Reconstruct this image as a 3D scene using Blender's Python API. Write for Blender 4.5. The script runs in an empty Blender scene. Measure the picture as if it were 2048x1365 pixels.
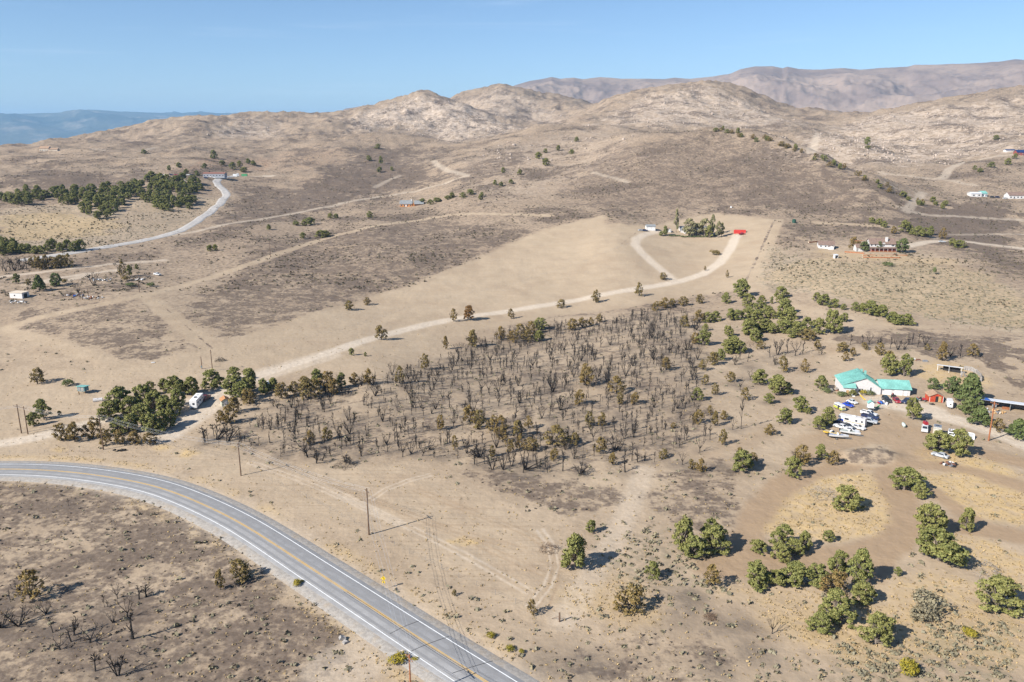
import bpy, math, random
import numpy as np
from mathutils import Vector, Matrix
random.seed(7)
RNG = np.random.default_rng(11)
S = bpy.context.scene
COL = S.collection

# ------------------------------------------------------------------ camera, sky, sun, exposure
FPX, CU, CV = 1600.0, 1024.0, 682.5
CAMH = 92.0
PITCH = math.atan((CV - 265.0) / FPX)
cam_d = bpy.data.cameras.new('camera')
cam_d.sensor_fit = 'HORIZONTAL'; cam_d.sensor_width = 36.0
cam_d.lens = FPX / 2048.0 * 36.0
cam_d.clip_start = 1.0; cam_d.clip_end = 150000.0
cam = bpy.data.objects.new('camera', cam_d); COL.objects.link(cam)
cam.location = (0, 0, CAMH); cam.rotation_euler = (math.pi / 2 - PITCH, 0, 0)
S.camera = cam

SUN_EL = math.radians(35.0)
SUN_DIR = Vector((-0.83, -0.557, 0)).normalized()          # towards the sun, on the ground
SUN_AZ = math.atan2(SUN_DIR.x, SUN_DIR.y)                    # clockwise from +Y
W = bpy.data.worlds.new('World'); S.world = W; W.use_nodes = True
nt = W.node_tree; bgn = nt.nodes['Background']
sky = nt.nodes.new('ShaderNodeTexSky'); sky.sky_type = 'NISHITA'; sky.sun_disc = False
sky.sun_elevation = SUN_EL; sky.sun_rotation = SUN_AZ
sky.altitude = 2200; sky.air_density = 1.0; sky.dust_density = 1.5; sky.ozone_density = 4.0
tcw = nt.nodes.new('ShaderNodeTexCoord'); mpw = nt.nodes.new('ShaderNodeMapping'); mpw.inputs['Scale'].default_value = (1.6, 1.6, 22.0)
nzw = nt.nodes.new('ShaderNodeTexNoise'); nzw.inputs['Scale'].default_value = 2.2; nzw.inputs['Detail'].default_value = 6; nzw.inputs['Roughness'].default_value = 0.62; nzw.inputs['Distortion'].default_value = 0.4
mrw = nt.nodes.new('ShaderNodeMapRange'); mrw.interpolation_type = 'SMOOTHSTEP'; mrw.inputs['From Min'].default_value = 0.54; mrw.inputs['From Max'].default_value = 0.80; mrw.inputs['To Max'].default_value = 0.10
mxw = nt.nodes.new('ShaderNodeMix'); mxw.data_type = 'RGBA'; mxw.inputs[7].default_value = (9.0, 9.6, 10.2, 1)
nt.links.new(tcw.outputs['Generated'], mpw.inputs['Vector']); nt.links.new(mpw.outputs[0], nzw.inputs['Vector']); nt.links.new(nzw.outputs['Fac'], mrw.inputs['Value'])
nt.links.new(mrw.outputs['Result'], mxw.inputs[0]); nt.links.new(sky.outputs['Color'], mxw.inputs[6]); nt.links.new(mxw.outputs[2], bgn.inputs['Color']); bgn.inputs['Strength'].default_value = 0.067
sl = bpy.data.lights.new('sun', 'SUN'); sl.energy = 4.0; sl.angle = math.radians(0.53); sl.color = (1.0, 0.955, 0.89)
so = bpy.data.objects.new('sun', sl); COL.objects.link(so)
ld = Vector((-SUN_DIR.x * math.cos(SUN_EL), -SUN_DIR.y * math.cos(SUN_EL), -math.sin(SUN_EL)))
so.rotation_euler = ld.to_track_quat('-Z', 'Y').to_euler(); so.location = (-200, -200, 400)
S.view_settings.view_transform = 'Standard'; S.view_settings.look = 'None'
S.view_settings.exposure = 1.08; S.view_settings.gamma = 1.0; S.view_settings.use_curve_mapping = False
S.cycles.use_adaptive_sampling = True; S.cycles.adaptive_threshold = 0.02; S.cycles.max_bounces = 4; S.cycles.diffuse_bounces = 1; S.cycles.glossy_bounces = 2
S.cycles.transmission_bounces = 2; S.cycles.transparent_max_bounces = 8; S.cycles.volume_bounces = 0
S.cycles.caustics_reflective = False; S.cycles.caustics_refractive = False

# ------------------------------------------------------------------ pixel rays and numpy noise
SP, CP = math.sin(PITCH), math.cos(PITCH)
def ray(u, v):
    x = (u - CU) / FPX; t = (v - CV) / FPX
    return x, CP - t * SP, -SP - t * CP
def azel(u, v):
    x, y, z = ray(u, v); return math.atan2(x, y), z / math.hypot(x, y)
def depth_scale(p):                      # metres per photo pixel at a world point
    y = p[1]; z = p[2] - CAMH
    return (y * CP - z * SP) / FPX
_perm = np.random.default_rng(5).permutation(512).astype(np.int64)
_perm = np.concatenate([_perm, _perm, _perm])
_gr = np.random.default_rng(6).uniform(0, 2 * np.pi, 512)
_gx, _gy = np.cos(_gr), np.sin(_gr)
def pnoise(x, y):
    x = np.asarray(x, float); y = np.asarray(y, float)
    xi = np.floor(x).astype(np.int64); yi = np.floor(y).astype(np.int64)
    xf = x - xi; yf = y - yi
    u = xf * xf * xf * (xf * (xf * 6 - 15) + 10); v = yf * yf * yf * (yf * (yf * 6 - 15) + 10)
    def g(ix, iy, dx, dy):
        h = _perm[(_perm[ix & 511] + iy) & 511]
        return _gx[h] * dx + _gy[h] * dy
    a = g(xi, yi, xf, yf); b = g(xi + 1, yi, xf - 1, yf)
    c = g(xi, yi + 1, xf, yf - 1); d = g(xi + 1, yi + 1, xf - 1, yf - 1)
    return (a + u * (b - a)) + v * ((c + u * (d - c)) - (a + u * (b - a)))
def fbm(x, y, octv=4, gain=0.5, lac=2.03):
    s = 0; a = 1.0
    for k in range(octv):
        s = s + a * pnoise(x + 17.3 * k, y - 9.1 * k); a *= gain; x = x * lac; y = y * lac
    return s
def ridged(x, y, octv=4, gain=0.5):
    s = 0; a = 1.0
    for k in range(octv):
        s = s + a * (1 - 2.2 * np.abs(pnoise(x + 31.7 * k, y + 5.9 * k))); a *= gain; x = x * 2.1; y = y * 2.1
    return s
def sstep(a, b, x):
    t = np.clip((x - a) / (b - a), 0, 1); return t * t * (3 - 2 * t)

# ------------------------------------------------------------------ terrain: measured profiles -> thin plate surface
# per image column: (v, distance) pairs that the ground passes through, and ('h', distance, z) for ground behind a crest
COLS = {
 -260: [(590,430),(540,500),(480,600),(400,800),(350,1000),(318,1400),(312,1800),('h',2600,-40)],
 0:    [(655,375),(590,430),(540,500),(480,600),(410,780),(350,1000),(312,1400),(303,1800),('h',2600,-30),('h',3600,-90)],
 130:  [(590,430),(480,610),(410,790),(350,1000),(305,1450),(282,1950),('h',2700,0)],
 250:  [(660,365),(590,430),(540,500),(480,620),(405,800),(352,1000),(315,1300),(285,1800),(262,2100),('h',2800,40),('h',3800,-40)],
 380:  [(600,430),(470,650),(400,830),(352,990),(320,1200),(290,1600),(242,2150),('h',2800,60)],
 500:  [(700,338),(600,440),(520,545),(455,680),(405,850),(362,1000),(322,1250),(292,1550),(262,2000),(233,2450),('h',3200,90),('h',4200,0)],
 620:  [(600,445),(480,640),(440,750),(400,890),(350,1080),(310,1300),(283,1480),('h',1700,72),(250,2100),(234,2450),('h',3200,100)],
 750:  [(760,292),(600,458),(500,585),(450,700),(425,800),(398,900),(345,1120),(302,1370),(281,1490),('h',1720,72),(255,2100),(219,2500),('h',3300,130),('h',4400,20)],
 850:  [(600,462),(500,590),(440,735),(395,890),(345,1100),(310,1330),(291,1500),('h',1750,66),(260,2100),(225,2350),(190,2550),('h',3300,150)],
 930:  [(600,465),(440,710),(385,850),(345,1000),(320,1150),(300,1300),('h',1600,60),(278,1900),(235,2300),(208,2550),('h',2800,150),(188,3100),('h',3800,150)],
 1000: [(800,272),(600,468),(500,595),(440,700),(400,790),(350,940),(320,1080),(290,1290),(278,1420),('h',1750,70),(265,2100),(236,2500),(177,3100),('h',3900,160),('h',4600,60)],
 1080: [(600,468),(440,690),(350,920),(300,1180),(262,1450),('h',1800,85),(240,2600),(190,3150),('h',3900,160)],
 1150: [(600,468),(500,590),(440,685),(400,775),(350,895),(300,1130),(260,1430),(243,1650),('h',2000,110),(206,3000),('h',3900,160)],
 1230: [(600,462),(500,575),(440,670),(350,870),(300,1000),(280,1100),('h',1300,86),(245,1560),(228,1800),(203,2300),('h',3000,150)],
 1300: [(700,335),(560,510),(470,630),(432,700),(350,850),(300,950),(272,1040),('h',1230,80),(240,1560),(212,1900),(186,2250),('h',3000,150),('h',4400,80)],
 1420: [(560,510),(470,640),(430,705),(350,840),(300,940),(260,1030),('h',1230,74),(240,1600),(205,1950),(170,2200),('h',3000,150)],
 1500: [(600,440),(470,625),(430,695),(350,830),(300,925),(261,1005),('h',1200,66),(245,1600),(215,1950),(190,2250),('h',3000,140),('h',4400,80)],
 1570: [(600,432),(500,560),(450,640),(430,690),(350,825),(300,905),(276,960),('h',1150,58),(258,1500),(238,1850),(222,2200),('h',3000,130)],
 1650: [(720,322),(650,372),(560,465),(500,560),(450,650),(400,740),(350,810),(308,885),('h',1030,46),(300,1180),(272,1400),(250,1700),(230,2050),('h',3000,110),('h',4400,60)],
 1750: [(750,298),(650,370),(560,462),(505,545),(470,605),(440,660),(400,720),(350,805),('h',900,36),(330,1020),(290,1250),(260,1500),(233,1850),('h',2600,105)],
 1850: [(780,281),(700,328),(650,372),(560,465),(500,560),(460,635),(425,705),(402,760),(385,840),(350,960),(300,1200),(260,1450),(214,1800),('h',2600,130),('h',4400,60)],
 1950: [(780,281),(700,328),(650,372),(560,468),(500,565),(440,690),(395,795),(345,950),(305,1120),(260,1380),(225,1600),(197,1830),('h',2600,140)],
 2048: [(780,281),(700,328),(650,374),(560,470),(500,570),(440,695),(395,800),(340,950),(310,1050),(260,1350),(220,1600),(184,1850),('h',2700,150),('h',4400,80)],
 2260: [(780,281),(700,328),(560,470),(440,700),(340,950),(260,1350),(220,1600),(178,1900),('h',2700,150)],
}
cps = []
for u, lst in COLS.items():
    for e in lst:
        if e[0] == 'h':
            th, _ = azel(u, 280); cps.append((th, e[1] / math.cos(th), e[2]))
        else:
            th, te = azel(u, e[0]); r_ = e[1] / math.cos(th); cps.append((th, r_, CAMH + r_ * te))
for th in np.linspace(-0.75, 0.75, 9):
    for r in (30, 70, 110, 150, 190, 230, 262): cps.append((th, r, 0.0))
    cps.append((th, 9000, -150)); cps.append((th, 60000, -150))
    if th > -0.2: cps.append((th, 5600, -20))
    else: cps.append((th, 5200, -140))
cps = np.array(cps)
KT = 3.2
cx, cy, cz = cps[:, 0] * KT, np.log(cps[:, 1]), cps[:, 2]
def tk(d2): return d2 * np.log(d2 + 1e-9)
n = len(cps)
A = np.zeros((n + 3, n + 3))
A[:n, :n] = tk((cx[:, None] - cx) ** 2 + (cy[:, None] - cy) ** 2) + np.eye(n) * 2e-4
A[:n, n] = 1; A[:n, n + 1] = cx; A[:n, n + 2] = cy; A[n:, :n] = A[:n, n:].T
wts = np.linalg.solve(A, np.concatenate([cz, np.zeros(3)]))

def road_axis(pts, step=4.0):                    # smooth resampled polyline through points of the z = 0 plane
    P0 = np.array(pts, float)
    ex0 = P0[0] + (P0[0] - P0[1]) * 1.0; ex1 = P0[-1] + (P0[-1] - P0[-2]) * 1.0
    Q = np.vstack([ex0, P0, ex1]); out = []
    for i in range(1, len(Q) - 2):
        p0, p1, p2, p3 = Q[i - 1], Q[i], Q[i + 1], Q[i + 2]
        m = max(2, int(np.linalg.norm(p2 - p1) / step))
        for k in range(m):
            t = k / m
            out.append(0.5 * ((2 * p1) + (-p0 + p2) * t + (2 * p0 - 5 * p1 + 4 * p2 - p3) * t * t + (-p0 + 3 * p1 - 3 * p2 + p3) * t ** 3))
    out.append(Q[-2]); return np.array(out)
def flat(u, v):
    x, y, z = ray(u, v); k = -CAMH / z; return (x * k, y * k)
HW = [flat(u, v) for u, v in ((-330,968),(-150,947),(0,940.5),(137,946),(273,966),(342,985),(410,1013),(478,1047),(547,1090),(615,1135),(700,1190),(782,1244),(871,1302),(970,1366),(1120,1462),(1300,1575),(1560,1740))]
HWAX = road_axis(HW, 3.0)
for _ in range(6): HWAX[1:-1] = 0.5 * HWAX[1:-1] + 0.25 * (HWAX[:-2] + HWAX[2:])
def dist_poly(px, py, line):                     # distance of many points to a polyline
    d2 = np.full(px.shape, 1e18)
    for a, b in zip(line[:-1], line[1:]):
        ab = b - a; L = ab @ ab + 1e-9
        t = np.clip(((px - a[0]) * ab[0] + (py - a[1]) * ab[1]) / L, 0, 1)
        d2 = np.minimum(d2, (px - a[0] - t * ab[0]) ** 2 + (py - a[1] - t * ab[1]) ** 2)
    return np.sqrt(d2)

TH = np.concatenate([np.linspace(-1.25, -0.66, 40, endpoint=False), np.linspace(-0.66, 0.66, 820), np.linspace(0.66, 1.25, 41)[1:]])
rr = [62.0]
while rr[-1] < 4200: rr.append(rr[-1] + min(1.75e-5 * rr[-1] ** 2 + 0.02, 0.0062 * rr[-1]))
RS = np.concatenate([np.array(rr), np.geomspace(rr[-1], 33000, 60)[1:]])
TT, RR = np.meshgrid(TH, RS)                      # rows: distance, columns: azimuth
GX, GY = RR * np.sin(TT), RR * np.cos(TT)
H = np.zeros(TT.shape)
gx_, gy_ = TT * KT, np.log(RR)
for i0 in range(0, len(RS), 40):
    a = gx_[i0:i0 + 40].astype(np.float32); b = gy_[i0:i0 + 40].astype(np.float32)
    d2 = (a[..., None] - cx.astype(np.float32)) ** 2 + (b[..., None] - cy.astype(np.float32)) ** 2
    H[i0:i0 + 40] = np.tensordot(d2 * np.log(d2 + 1e-9), wts[:n].astype(np.float32), 1) + wts[n] + wts[n + 1] * a + wts[n + 2] * b
near = sstep(230, 300, RR); H *= near
far = 1 - sstep(4300, 8000, RR)
H += far * (sstep(480, 900, RR) * 2.6 * fbm(GX / 90, GY / 90, 4) + sstep(800, 1600, RR) * (11.0 * (ridged(GX / 240, GY / 240, 4) - 0.7) + 9 * fbm(GX / 420, GY / 420, 3)))
H += far * sstep(650, 1000, RR) * 1.7 * (ridged(GX / 72, GY / 72, 4) - 0.7)
H += far * sstep(1500, 2100, RR) * 7.0 * np.clip(ridged(GX / 70, GY / 70, 3) - 0.75, 0, 2)
H += far * 0.22 * fbm(GX / 9, GY / 9, 3) + far * sstep(300, 600, RR) * 0.5 * fbm(GX / 25, GY / 25, 3)
hd = np.full(H.shape, 1e3); m = RR < 420
hd[m] = dist_poly(GX[m], GY[m], HWAX)
H = np.where(hd < 22, H * sstep(7, 22, hd), H) - 0.10 * (1 - sstep(5, 9, hd))
def P(u, v, dz=0.0):                             # the ground point seen at a photo pixel
    th, te = azel(u, v)
    j = np.clip(np.searchsorted(TH, th) - 1, 0, len(TH) - 2); f = (th - TH[j]) / (TH[j + 1] - TH[j])
    h = H[:, j] * (1 - f) + H[:, j + 1] * f
    g = h - (CAMH + RS * te)
    k = np.argmax(g >= 0)
    if g[k] < 0: k = len(RS) - 1
    if k == 0: r = RS[0]; z = h[0]
    else:
        q = -g[k - 1] / (g[k] - g[k - 1]); r = RS[k - 1] + q * (RS[k] - RS[k - 1]); z = h[k - 1] + q * (h[k] - h[k - 1])
    return Vector((r * math.sin(th), r * math.cos(th), z + dz))
def ground(x, y):
    th = math.atan2(x, y); r = math.hypot(x, y)
    j = int(np.clip(np.searchsorted(TH, th) - 1, 0, len(TH) - 2)); i = int(np.clip(np.searchsorted(RS, r) - 1, 0, len(RS) - 2))
    f = (th - TH[j]) / (TH[j + 1] - TH[j]); q = (r - RS[i]) / (RS[i + 1] - RS[i])
    return float((H[i, j] * (1 - f) + H[i, j + 1] * f) * (1 - q) + (H[i + 1, j] * (1 - f) + H[i + 1, j + 1] * f) * q)

# ------------------------------------------------------------------ object and material helpers
def setp(o, label=None, cat=None, group=None, kind=None):
    if label: o['label'] = label
    if cat: o['category'] = cat
    if group: o['group'] = group
    if kind: o['kind'] = kind
    return o
def link(name, data, parent=None):
    o = bpy.data.objects.new(name, data); COL.objects.link(o)
    if parent is not None: o.parent = parent
    return o
def thing(name, label, cat, loc=(0, 0, 0), rz=0.0, group=None):
    o = link(name, None); o.location = loc; o.rotation_euler = (0, 0, rz); o.empty_display_size = 0.5
    return setp(o, label, cat, group)
def copy_tree(o, parent=None):
    c = o.copy(); COL.objects.link(c); c.parent = parent
    for ch in list(o.children): copy_tree(ch, c)
    return c
def fast_mesh(name, co, faces, mat=None, smooth=False):
    co = np.asarray(co, np.float32); faces = np.asarray(faces, np.int32); k = faces.shape[1]
    me = bpy.data.meshes.new(name)
    me.vertices.add(len(co)); me.vertices.foreach_set('co', co.ravel())
    me.loops.add(faces.size); me.loops.foreach_set('vertex_index', faces.ravel())
    me.polygons.add(len(faces)); me.polygons.foreach_set('loop_start', (np.arange(len(faces)) * k).astype(np.int32))
    me.polygons.foreach_set('loop_total', np.full(len(faces), k, np.int32))
    me.update(calc_edges=True)
    if smooth: me.polygons.foreach_set('use_smooth', np.ones(len(faces), bool))
    if mat: me.materials.append(mat)
    return me
class G:                                          # small shader graph writer
    def __init__(s, name):
        s.m = bpy.data.materials.new(name); s.m.use_nodes = True; s.t = s.m.node_tree
        s.b = s.t.nodes['Principled BSDF']; s.tc = s.t.nodes.new('ShaderNodeTexCoord')
    def put(s, sock, v):
        if isinstance(v, bpy.types.NodeSocket): s.t.links.new(v, sock)
        elif isinstance(v, (tuple, list)) and len(v) == 3 and sock.type == 'RGBA': sock.default_value = (*v, 1)
        else: sock.default_value = v
    def noise(s, scale, detail=3, rough=0.55, dist=0.0, vec=None):
        n = s.t.nodes.new('ShaderNodeTexNoise'); s.t.links.new(vec or s.tc.outputs['Object'], n.inputs['Vector'])
        n.inputs['Scale'].default_value = scale; n.inputs['Detail'].default_value = detail
        n.inputs['Roughness'].default_value = rough; n.inputs['Distortion'].default_value = dist
        return n.outputs['Fac']
    def math(s, op, a, b=None, c=None):
        n = s.t.nodes.new('ShaderNodeMath'); n.operation = op; s.put(n.inputs[0], a)
        if b is not None: s.put(n.inputs[1], b)
        if c is not None: s.put(n.inputs[2], c)
        return n.outputs[0]
    def step(s, x, a, b):
        n = s.t.nodes.new('ShaderNodeMapRange'); n.interpolation_type = 'SMOOTHSTEP'; s.put(n.inputs['Value'], x)
        s.put(n.inputs['From Min'], a); s.put(n.inputs['From Max'], b); return n.outputs['Result']
    def mix(s, f, a, b, blend='MIX'):
        n = s.t.nodes.new('ShaderNodeMix'); n.data_type = 'RGBA'; n.blend_type = blend
        s.put(n.inputs[0], f); s.put(n.inputs[6], a); s.put(n.inputs[7], b); return n.outputs[2]
    def attr(s, name):
        n = s.t.nodes.new('ShaderNodeAttribute'); n.attribute_name = name
        p = s.t.nodes.new('ShaderNodeSeparateColor'); s.t.links.new(n.outputs['Color'], p.inputs[0])
        return p.outputs[0], p.outputs[1], p.outputs[2], n.outputs['Alpha']
    def bump(s, h, strength, dist):
        n = s.t.nodes.new('ShaderNodeBump'); n.inputs['Strength'].default_value = strength; n.inputs['Distance'].default_value = dist
        s.t.links.new(h, n.inputs['Height']); s.t.links.new(n.outputs[0], s.b.inputs['Normal'])
_mats = {}
def mat(name, rgb, rough=0.7, var=0.16, scale=2.0, metal=0.0, bump=0.0, spec=0.3, dirt=0.0):
    if name in _mats: return _mats[name]
    g = G(name); n = g.noise(scale, 4, 0.6)
    lo = tuple(c * (1 - var) for c in rgb); hi = tuple(min(1, c * (1 + var)) for c in rgb)
    c = g.mix(g.step(n, 0.3, 0.7), lo, hi)
    if dirt: c = g.mix(g.math('MULTIPLY', g.step(g.noise(scale * 0.37, 5, 0.7), 0.48, 0.72), dirt), c, (0.26, 0.20, 0.14))
    g.put(g.b.inputs['Base Color'], c); g.b.inputs['Roughness'].default_value = rough; g.b.inputs['Metallic'].default_value = metal
    g.b.inputs['Specular IOR Level'].default_value = spec
    if bump: g.bump(g.noise(scale * 4, 4), bump, 0.05)
    _mats[name] = g.m; return g.m

# the earth mound below the yard
_b = P(1738, 915); _q = ((GX - _b.x - 0.5 * (GY - _b.y) * 0) / 9.0) ** 2 + ((GY - _b.y) / 5.0) ** 2
H += 1.9 * np.exp(-_q ** 1.5)
_q2 = ((GX - P(1360, 1210).x) / 4) ** 2 + ((GY - P(1360, 1210).y) / 3.0) ** 2; H += 0.9 * np.exp(-_q2)

# ------------------------------------------------------------------ ground zones (measured in the photo, laid on the ground)
MSK = {k: np.zeros(H.shape, np.float32) for k in ('burn', 'clear', 'gravel', 'grass', 'sage', 'rock', 'rust', 'path', 'ash', 'scrub', 'furrow')}
WN = fbm(GX / 14, GY / 14, 3); WN2 = fbm(GX / 60 + 7, GY / 60, 4)
def dens(pts, closed):
    out = []; q = list(pts) + ([pts[0]] if closed else [])
    for a, b in zip(q[:-1], q[1:]):
        m = max(1, int(math.hypot(a[0] - b[0], a[1] - b[1]) / 35))
        for k in range(m): out.append((a[0] + (b[0] - a[0]) * k / m, a[1] + (b[1] - a[1]) * k / m))
    if not closed: out.append(q[-1])
    return out
def wline(pts): return np.array([tuple(P(*p)[:2]) for p in dens(pts, False)])
def sel(line, mg):
    a = line.min(0) - mg; b = line.max(0) + mg
    return (GX > a[0]) & (GX < b[0]) & (GY > a[1]) & (GY < b[1])
def inpoly(x, y, poly):
    c = np.zeros(x.shape, bool); q = np.roll(poly, 1, 0)
    for (x1, y1), (x2, y2) in zip(poly, q):
        c ^= ((y1 > y) != (y2 > y)) & (x < (x2 - x1) * (y - y1) / (y2 - y1 + 1e-12) + x1)
    return c
def zone(ch, pts, val, soft=6.0, wob=1.0, how='max'):
    w = np.array([tuple(P(*p)[:2]) for p in dens(pts, True)])
    m = sel(w, soft * 2.5); x, y = GX[m], GY[m]
    d = dist_poly(x, y, np.vstack([w, w[:1]])); sd = np.where(inpoly(x, y, w), d, -d)
    f = sstep(-soft, soft, sd + wob * soft * (1.6 * WN[m] + 1.2 * WN2[m])) * val
    A_ = MSK[ch]
    if how == 'max': A_[m] = np.maximum(A_[m], f)
    elif how == 'mul': A_[m] = A_[m] * (1 - f)
    else: A_[m] = A_[m] + f
def track(ch, pts, width, val=1.0, soft=1.5, wob=0.5, how='max', w1=None, line=None):
    w = wline(pts) if line is None else line
    for _ in range(2):
        w = w.copy(); w[1:-1] = 0.5 * w[1:-1] + 0.25 * (w[:-2] + w[2:])
    mg = max(width, w1 or 0) + soft * 3; m = sel(w, mg); x, y = GX[m], GY[m]
    d = dist_poly(x, y, w) + wob * WN[m] * 2
    f = (1 - sstep(width / 2 - soft * 0.5, width / 2 + soft, d)) * val
    A_ = MSK[ch]
    if how == 'max': A_[m] = np.maximum(A_[m], f)
    elif how == 'mul': A_[m] = A_[m] * (1 - f)
    else: A_[m] = A_[m] + f

MSK['scrub'][:] = 0.55 * sstep(330, 600, RR) + 0.12
MSK['burn'][:] = 0.44 + 0.45 * WN2
MSK['burn'] *= sstep(250, 500, RR)
Z_ = zone
# burnt ground
Z_('burn', [(-60,955),(240,962),(400,1020),(520,1120),(620,1205),(740,1300),(640,1420),(-60,1420)], 0.61, 3)
Z_('burn', [(370,890),(520,800),(640,765),(760,765),(850,722),(960,672),(1120,645),(1300,615),(1420,640),(1440,700),(1440,800),(1425,900),(1350,945),(1250,965),(1080,960),(900,935),(640,930),(480,910)], 0.46, 8)
Z_('burn', [(820,930),(1000,940),(1150,960),(1260,960),(1250,1020),(1120,1040),(1020,1000),(900,960)], 0.60, 4)
Z_('burn', [(1300,930),(1460,900),(1520,960),(1500,1040),(1440,1080),(1300,1040),(1270,980)], 0.56, 5)
Z_('burn', [(1060,1290),(1250,1270),(1400,1240),(1480,1300),(1500,1380),(1050,1380)], 0.54, 4)
Z_('burn', [(470,505),(600,472),(870,437),(1090,460),(860,560),(430,690),(345,610),(420,562)], 0.60, 10)
Z_('burn', [(0,612),(280,600),(420,700),(230,735),(120,690),(60,660)], 0.56, 8)
Z_('burn', [(380,530),(470,470),(640,425),(760,398),(700,380),(480,365),(450,400),(380,470),(330,490)], 0.66, 20)
Z_('burn', [(560,420),(760,392),(850,375),(930,350),(880,320),(760,305),(640,330),(560,380)], 0.72, 40)
Z_('burn', [(760,330),(940,300),(780,290),(640,288),(600,310)], 0.66, 50)
Z_('burn', [(1430,300),(1500,272),(1560,282),(1700,340),(1810,405),(1790,440),(1650,430),(1500,430),(1400,420),(1400,360)], 0.64, 40)  # burn on the knoll's right flank, deepened to paint in its shaded side
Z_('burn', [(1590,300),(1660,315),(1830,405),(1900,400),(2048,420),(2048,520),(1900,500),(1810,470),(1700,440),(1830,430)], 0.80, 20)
Z_('burn', [(1560,450),(1640,440),(1830,470),(1790,485),(1700,475),(1560,500)], 0.58, 12)
Z_('burn', [(1700,660),(1830,650),(2048,690),(2048,790),(1950,730),(1800,700),(1690,690)], 0.66, 9)
Z_('burn', [(0,350),(90,330),(230,350),(300,330),(330,360),(200,385),(0,395)], 0.72, 30)
Z_('burn', [(400,300),(560,300),(520,350),(350,345)], 0.45, 25)
Z_('burn', [(870,350),(1000,300),(1120,300),(1000,360),(900,380)], 0.6, 25)
Z_('burn', [(0,525),(330,500),(330,520),(150,540),(0,552)], 0.55, 5)
KN = [(1130,340),(1230,290),(1300,274),(1420,264),(1500,265),(1570,280),(1650,314),(1800,405),(1600,430),(1300,430),(1100,420)]
Z_('burn', KN, 0.53, 25); Z_('scrub', KN, 0.95, 25)
# pale granite hills, rust soil, sage, golden grass
Z_('rock', [(700,235),(830,192),(940,212),(1040,260),(900,285),(800,250),(720,262)], 0.95, 40)
Z_('rock', [(930,205),(1000,178),(1080,205),(1140,245),(1000,240)], 0.55, 40)
Z_('rock', [(1180,250),(1300,190),(1420,172),(1520,215),(1600,250),(1400,255)], 0.72, 40)
Z_('rock', [(1560,300),(1700,240),(1850,218),(2060,190),(2060,300),(1850,330),(1700,330)], 0.75, 40)
Z_('rock', [(900,330),(1000,285),(1230,245),(1290,270),(1230,330),(1100,390),(1000,400)], 0.25, 25)
Z_('rock', [(420,260),(490,236),(560,250),(560,275),(430,275)], 0.6, 30)
Z_('rust', [(330,345),(400,318),(540,316),(540,340),(420,345)], 0.75, 12)
Z_('rust', [(480,320),(600,300),(700,300),(680,330),(540,345)], 0.30, 20)
Z_('rust', [(560,360),(760,330),(850,350),(820,375),(600,400)], 0.22, 25)
Z_('sage', [(1540,490),(1640,520),(1830,525),(1960,545),(2070,590),(2070,665),(1900,648),(1760,612),(1640,590),(1560,590),(1500,560)], 0.85, 5)
Z_('sage', [(0,420),(150,405),(400,390),(440,400),(410,440),(330,470),(150,505),(0,500)], 0.75, 8)
Z_('sage', [(1590,1340),(1800,1290),(2070,1240),(2070,1400),(1500,1400)], 0.5, 5)
Z_('sage', [(1240,1090),(1330,1060),(1440,1100),(1380,1190),(1250,1170)], 0.45, 4)
Z_('grass', [(1535,985),(1640,955),(1735,950),(1775,1010),(1770,1060),(1600,1075),(1520,1055)], 0.75, 3)
Z_('grass', [(1830,895),(1880,905),(1990,930),(2070,965),(1960,950),(1850,930)], 0.85, 2.5)
Z_('grass', [(1830,940),(1950,950),(2070,985),(2070,1060),(1960,1040),(1870,985)], 0.8, 3)
Z_('grass', [(1880,1090),(1960,1080),(2070,1120),(2070,1200),(1950,1140)], 0.7, 3)
Z_('grass', [(1500,1190),(1900,1170),(2070,1230),(2070,1330),(1700,1330),(1500,1260)], 0.55, 6)
Z_('grass', [(0,430),(120,425),(220,440),(200,470),(60,480),(0,475)], 0.85, 10)
Z_('grass', [(1840,520),(1960,540),(2048,600),(2048,640),(1960,560)], 0.5, 5)
Z_('grass', [(1520,560),(1640,500),(1900,520),(2060,600),(2060,660),(1800,620)], 0.42, 5)
Z_('grass', [(1830,720),(1950,735),(1980,770),(1900,790),(1830,750)], 0.6, 3)
Z_('grass', [(1130,1180),(1250,1160),(1340,1210),(1300,1260),(1150,1230)], 0.4, 3)
for c_ in ((375,905,26,12),(330,895,30,7),(470,895,22,6),(120,900,18,5),(930,1085,30,6)):
    Z_('grass', [(c_[0]-c_[2],c_[1]),(c_[0],c_[1]-c_[3]),(c_[0]+c_[2],c_[1]),(c_[0],c_[1]+c_[3])], 0.75, 1.5)
for pl_ in ([(1540,490),(1640,520),(1830,525),(1960,545),(2070,590),(2070,665),(1900,648),(1760,612),(1640,590),(1560,590),(1500,560)], [(0,420),(150,405),(400,390),(440,400),(410,440),(330,470),(150,505),(0,500)], [(1610,480),(1830,500),(1960,530),(1830,530),(1640,520)]):
    Z_('burn', pl_, 0.92, 8, 1.0, 'mul'); Z_('scrub', pl_, 0.6, 8, 1.0, 'mul')
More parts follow.
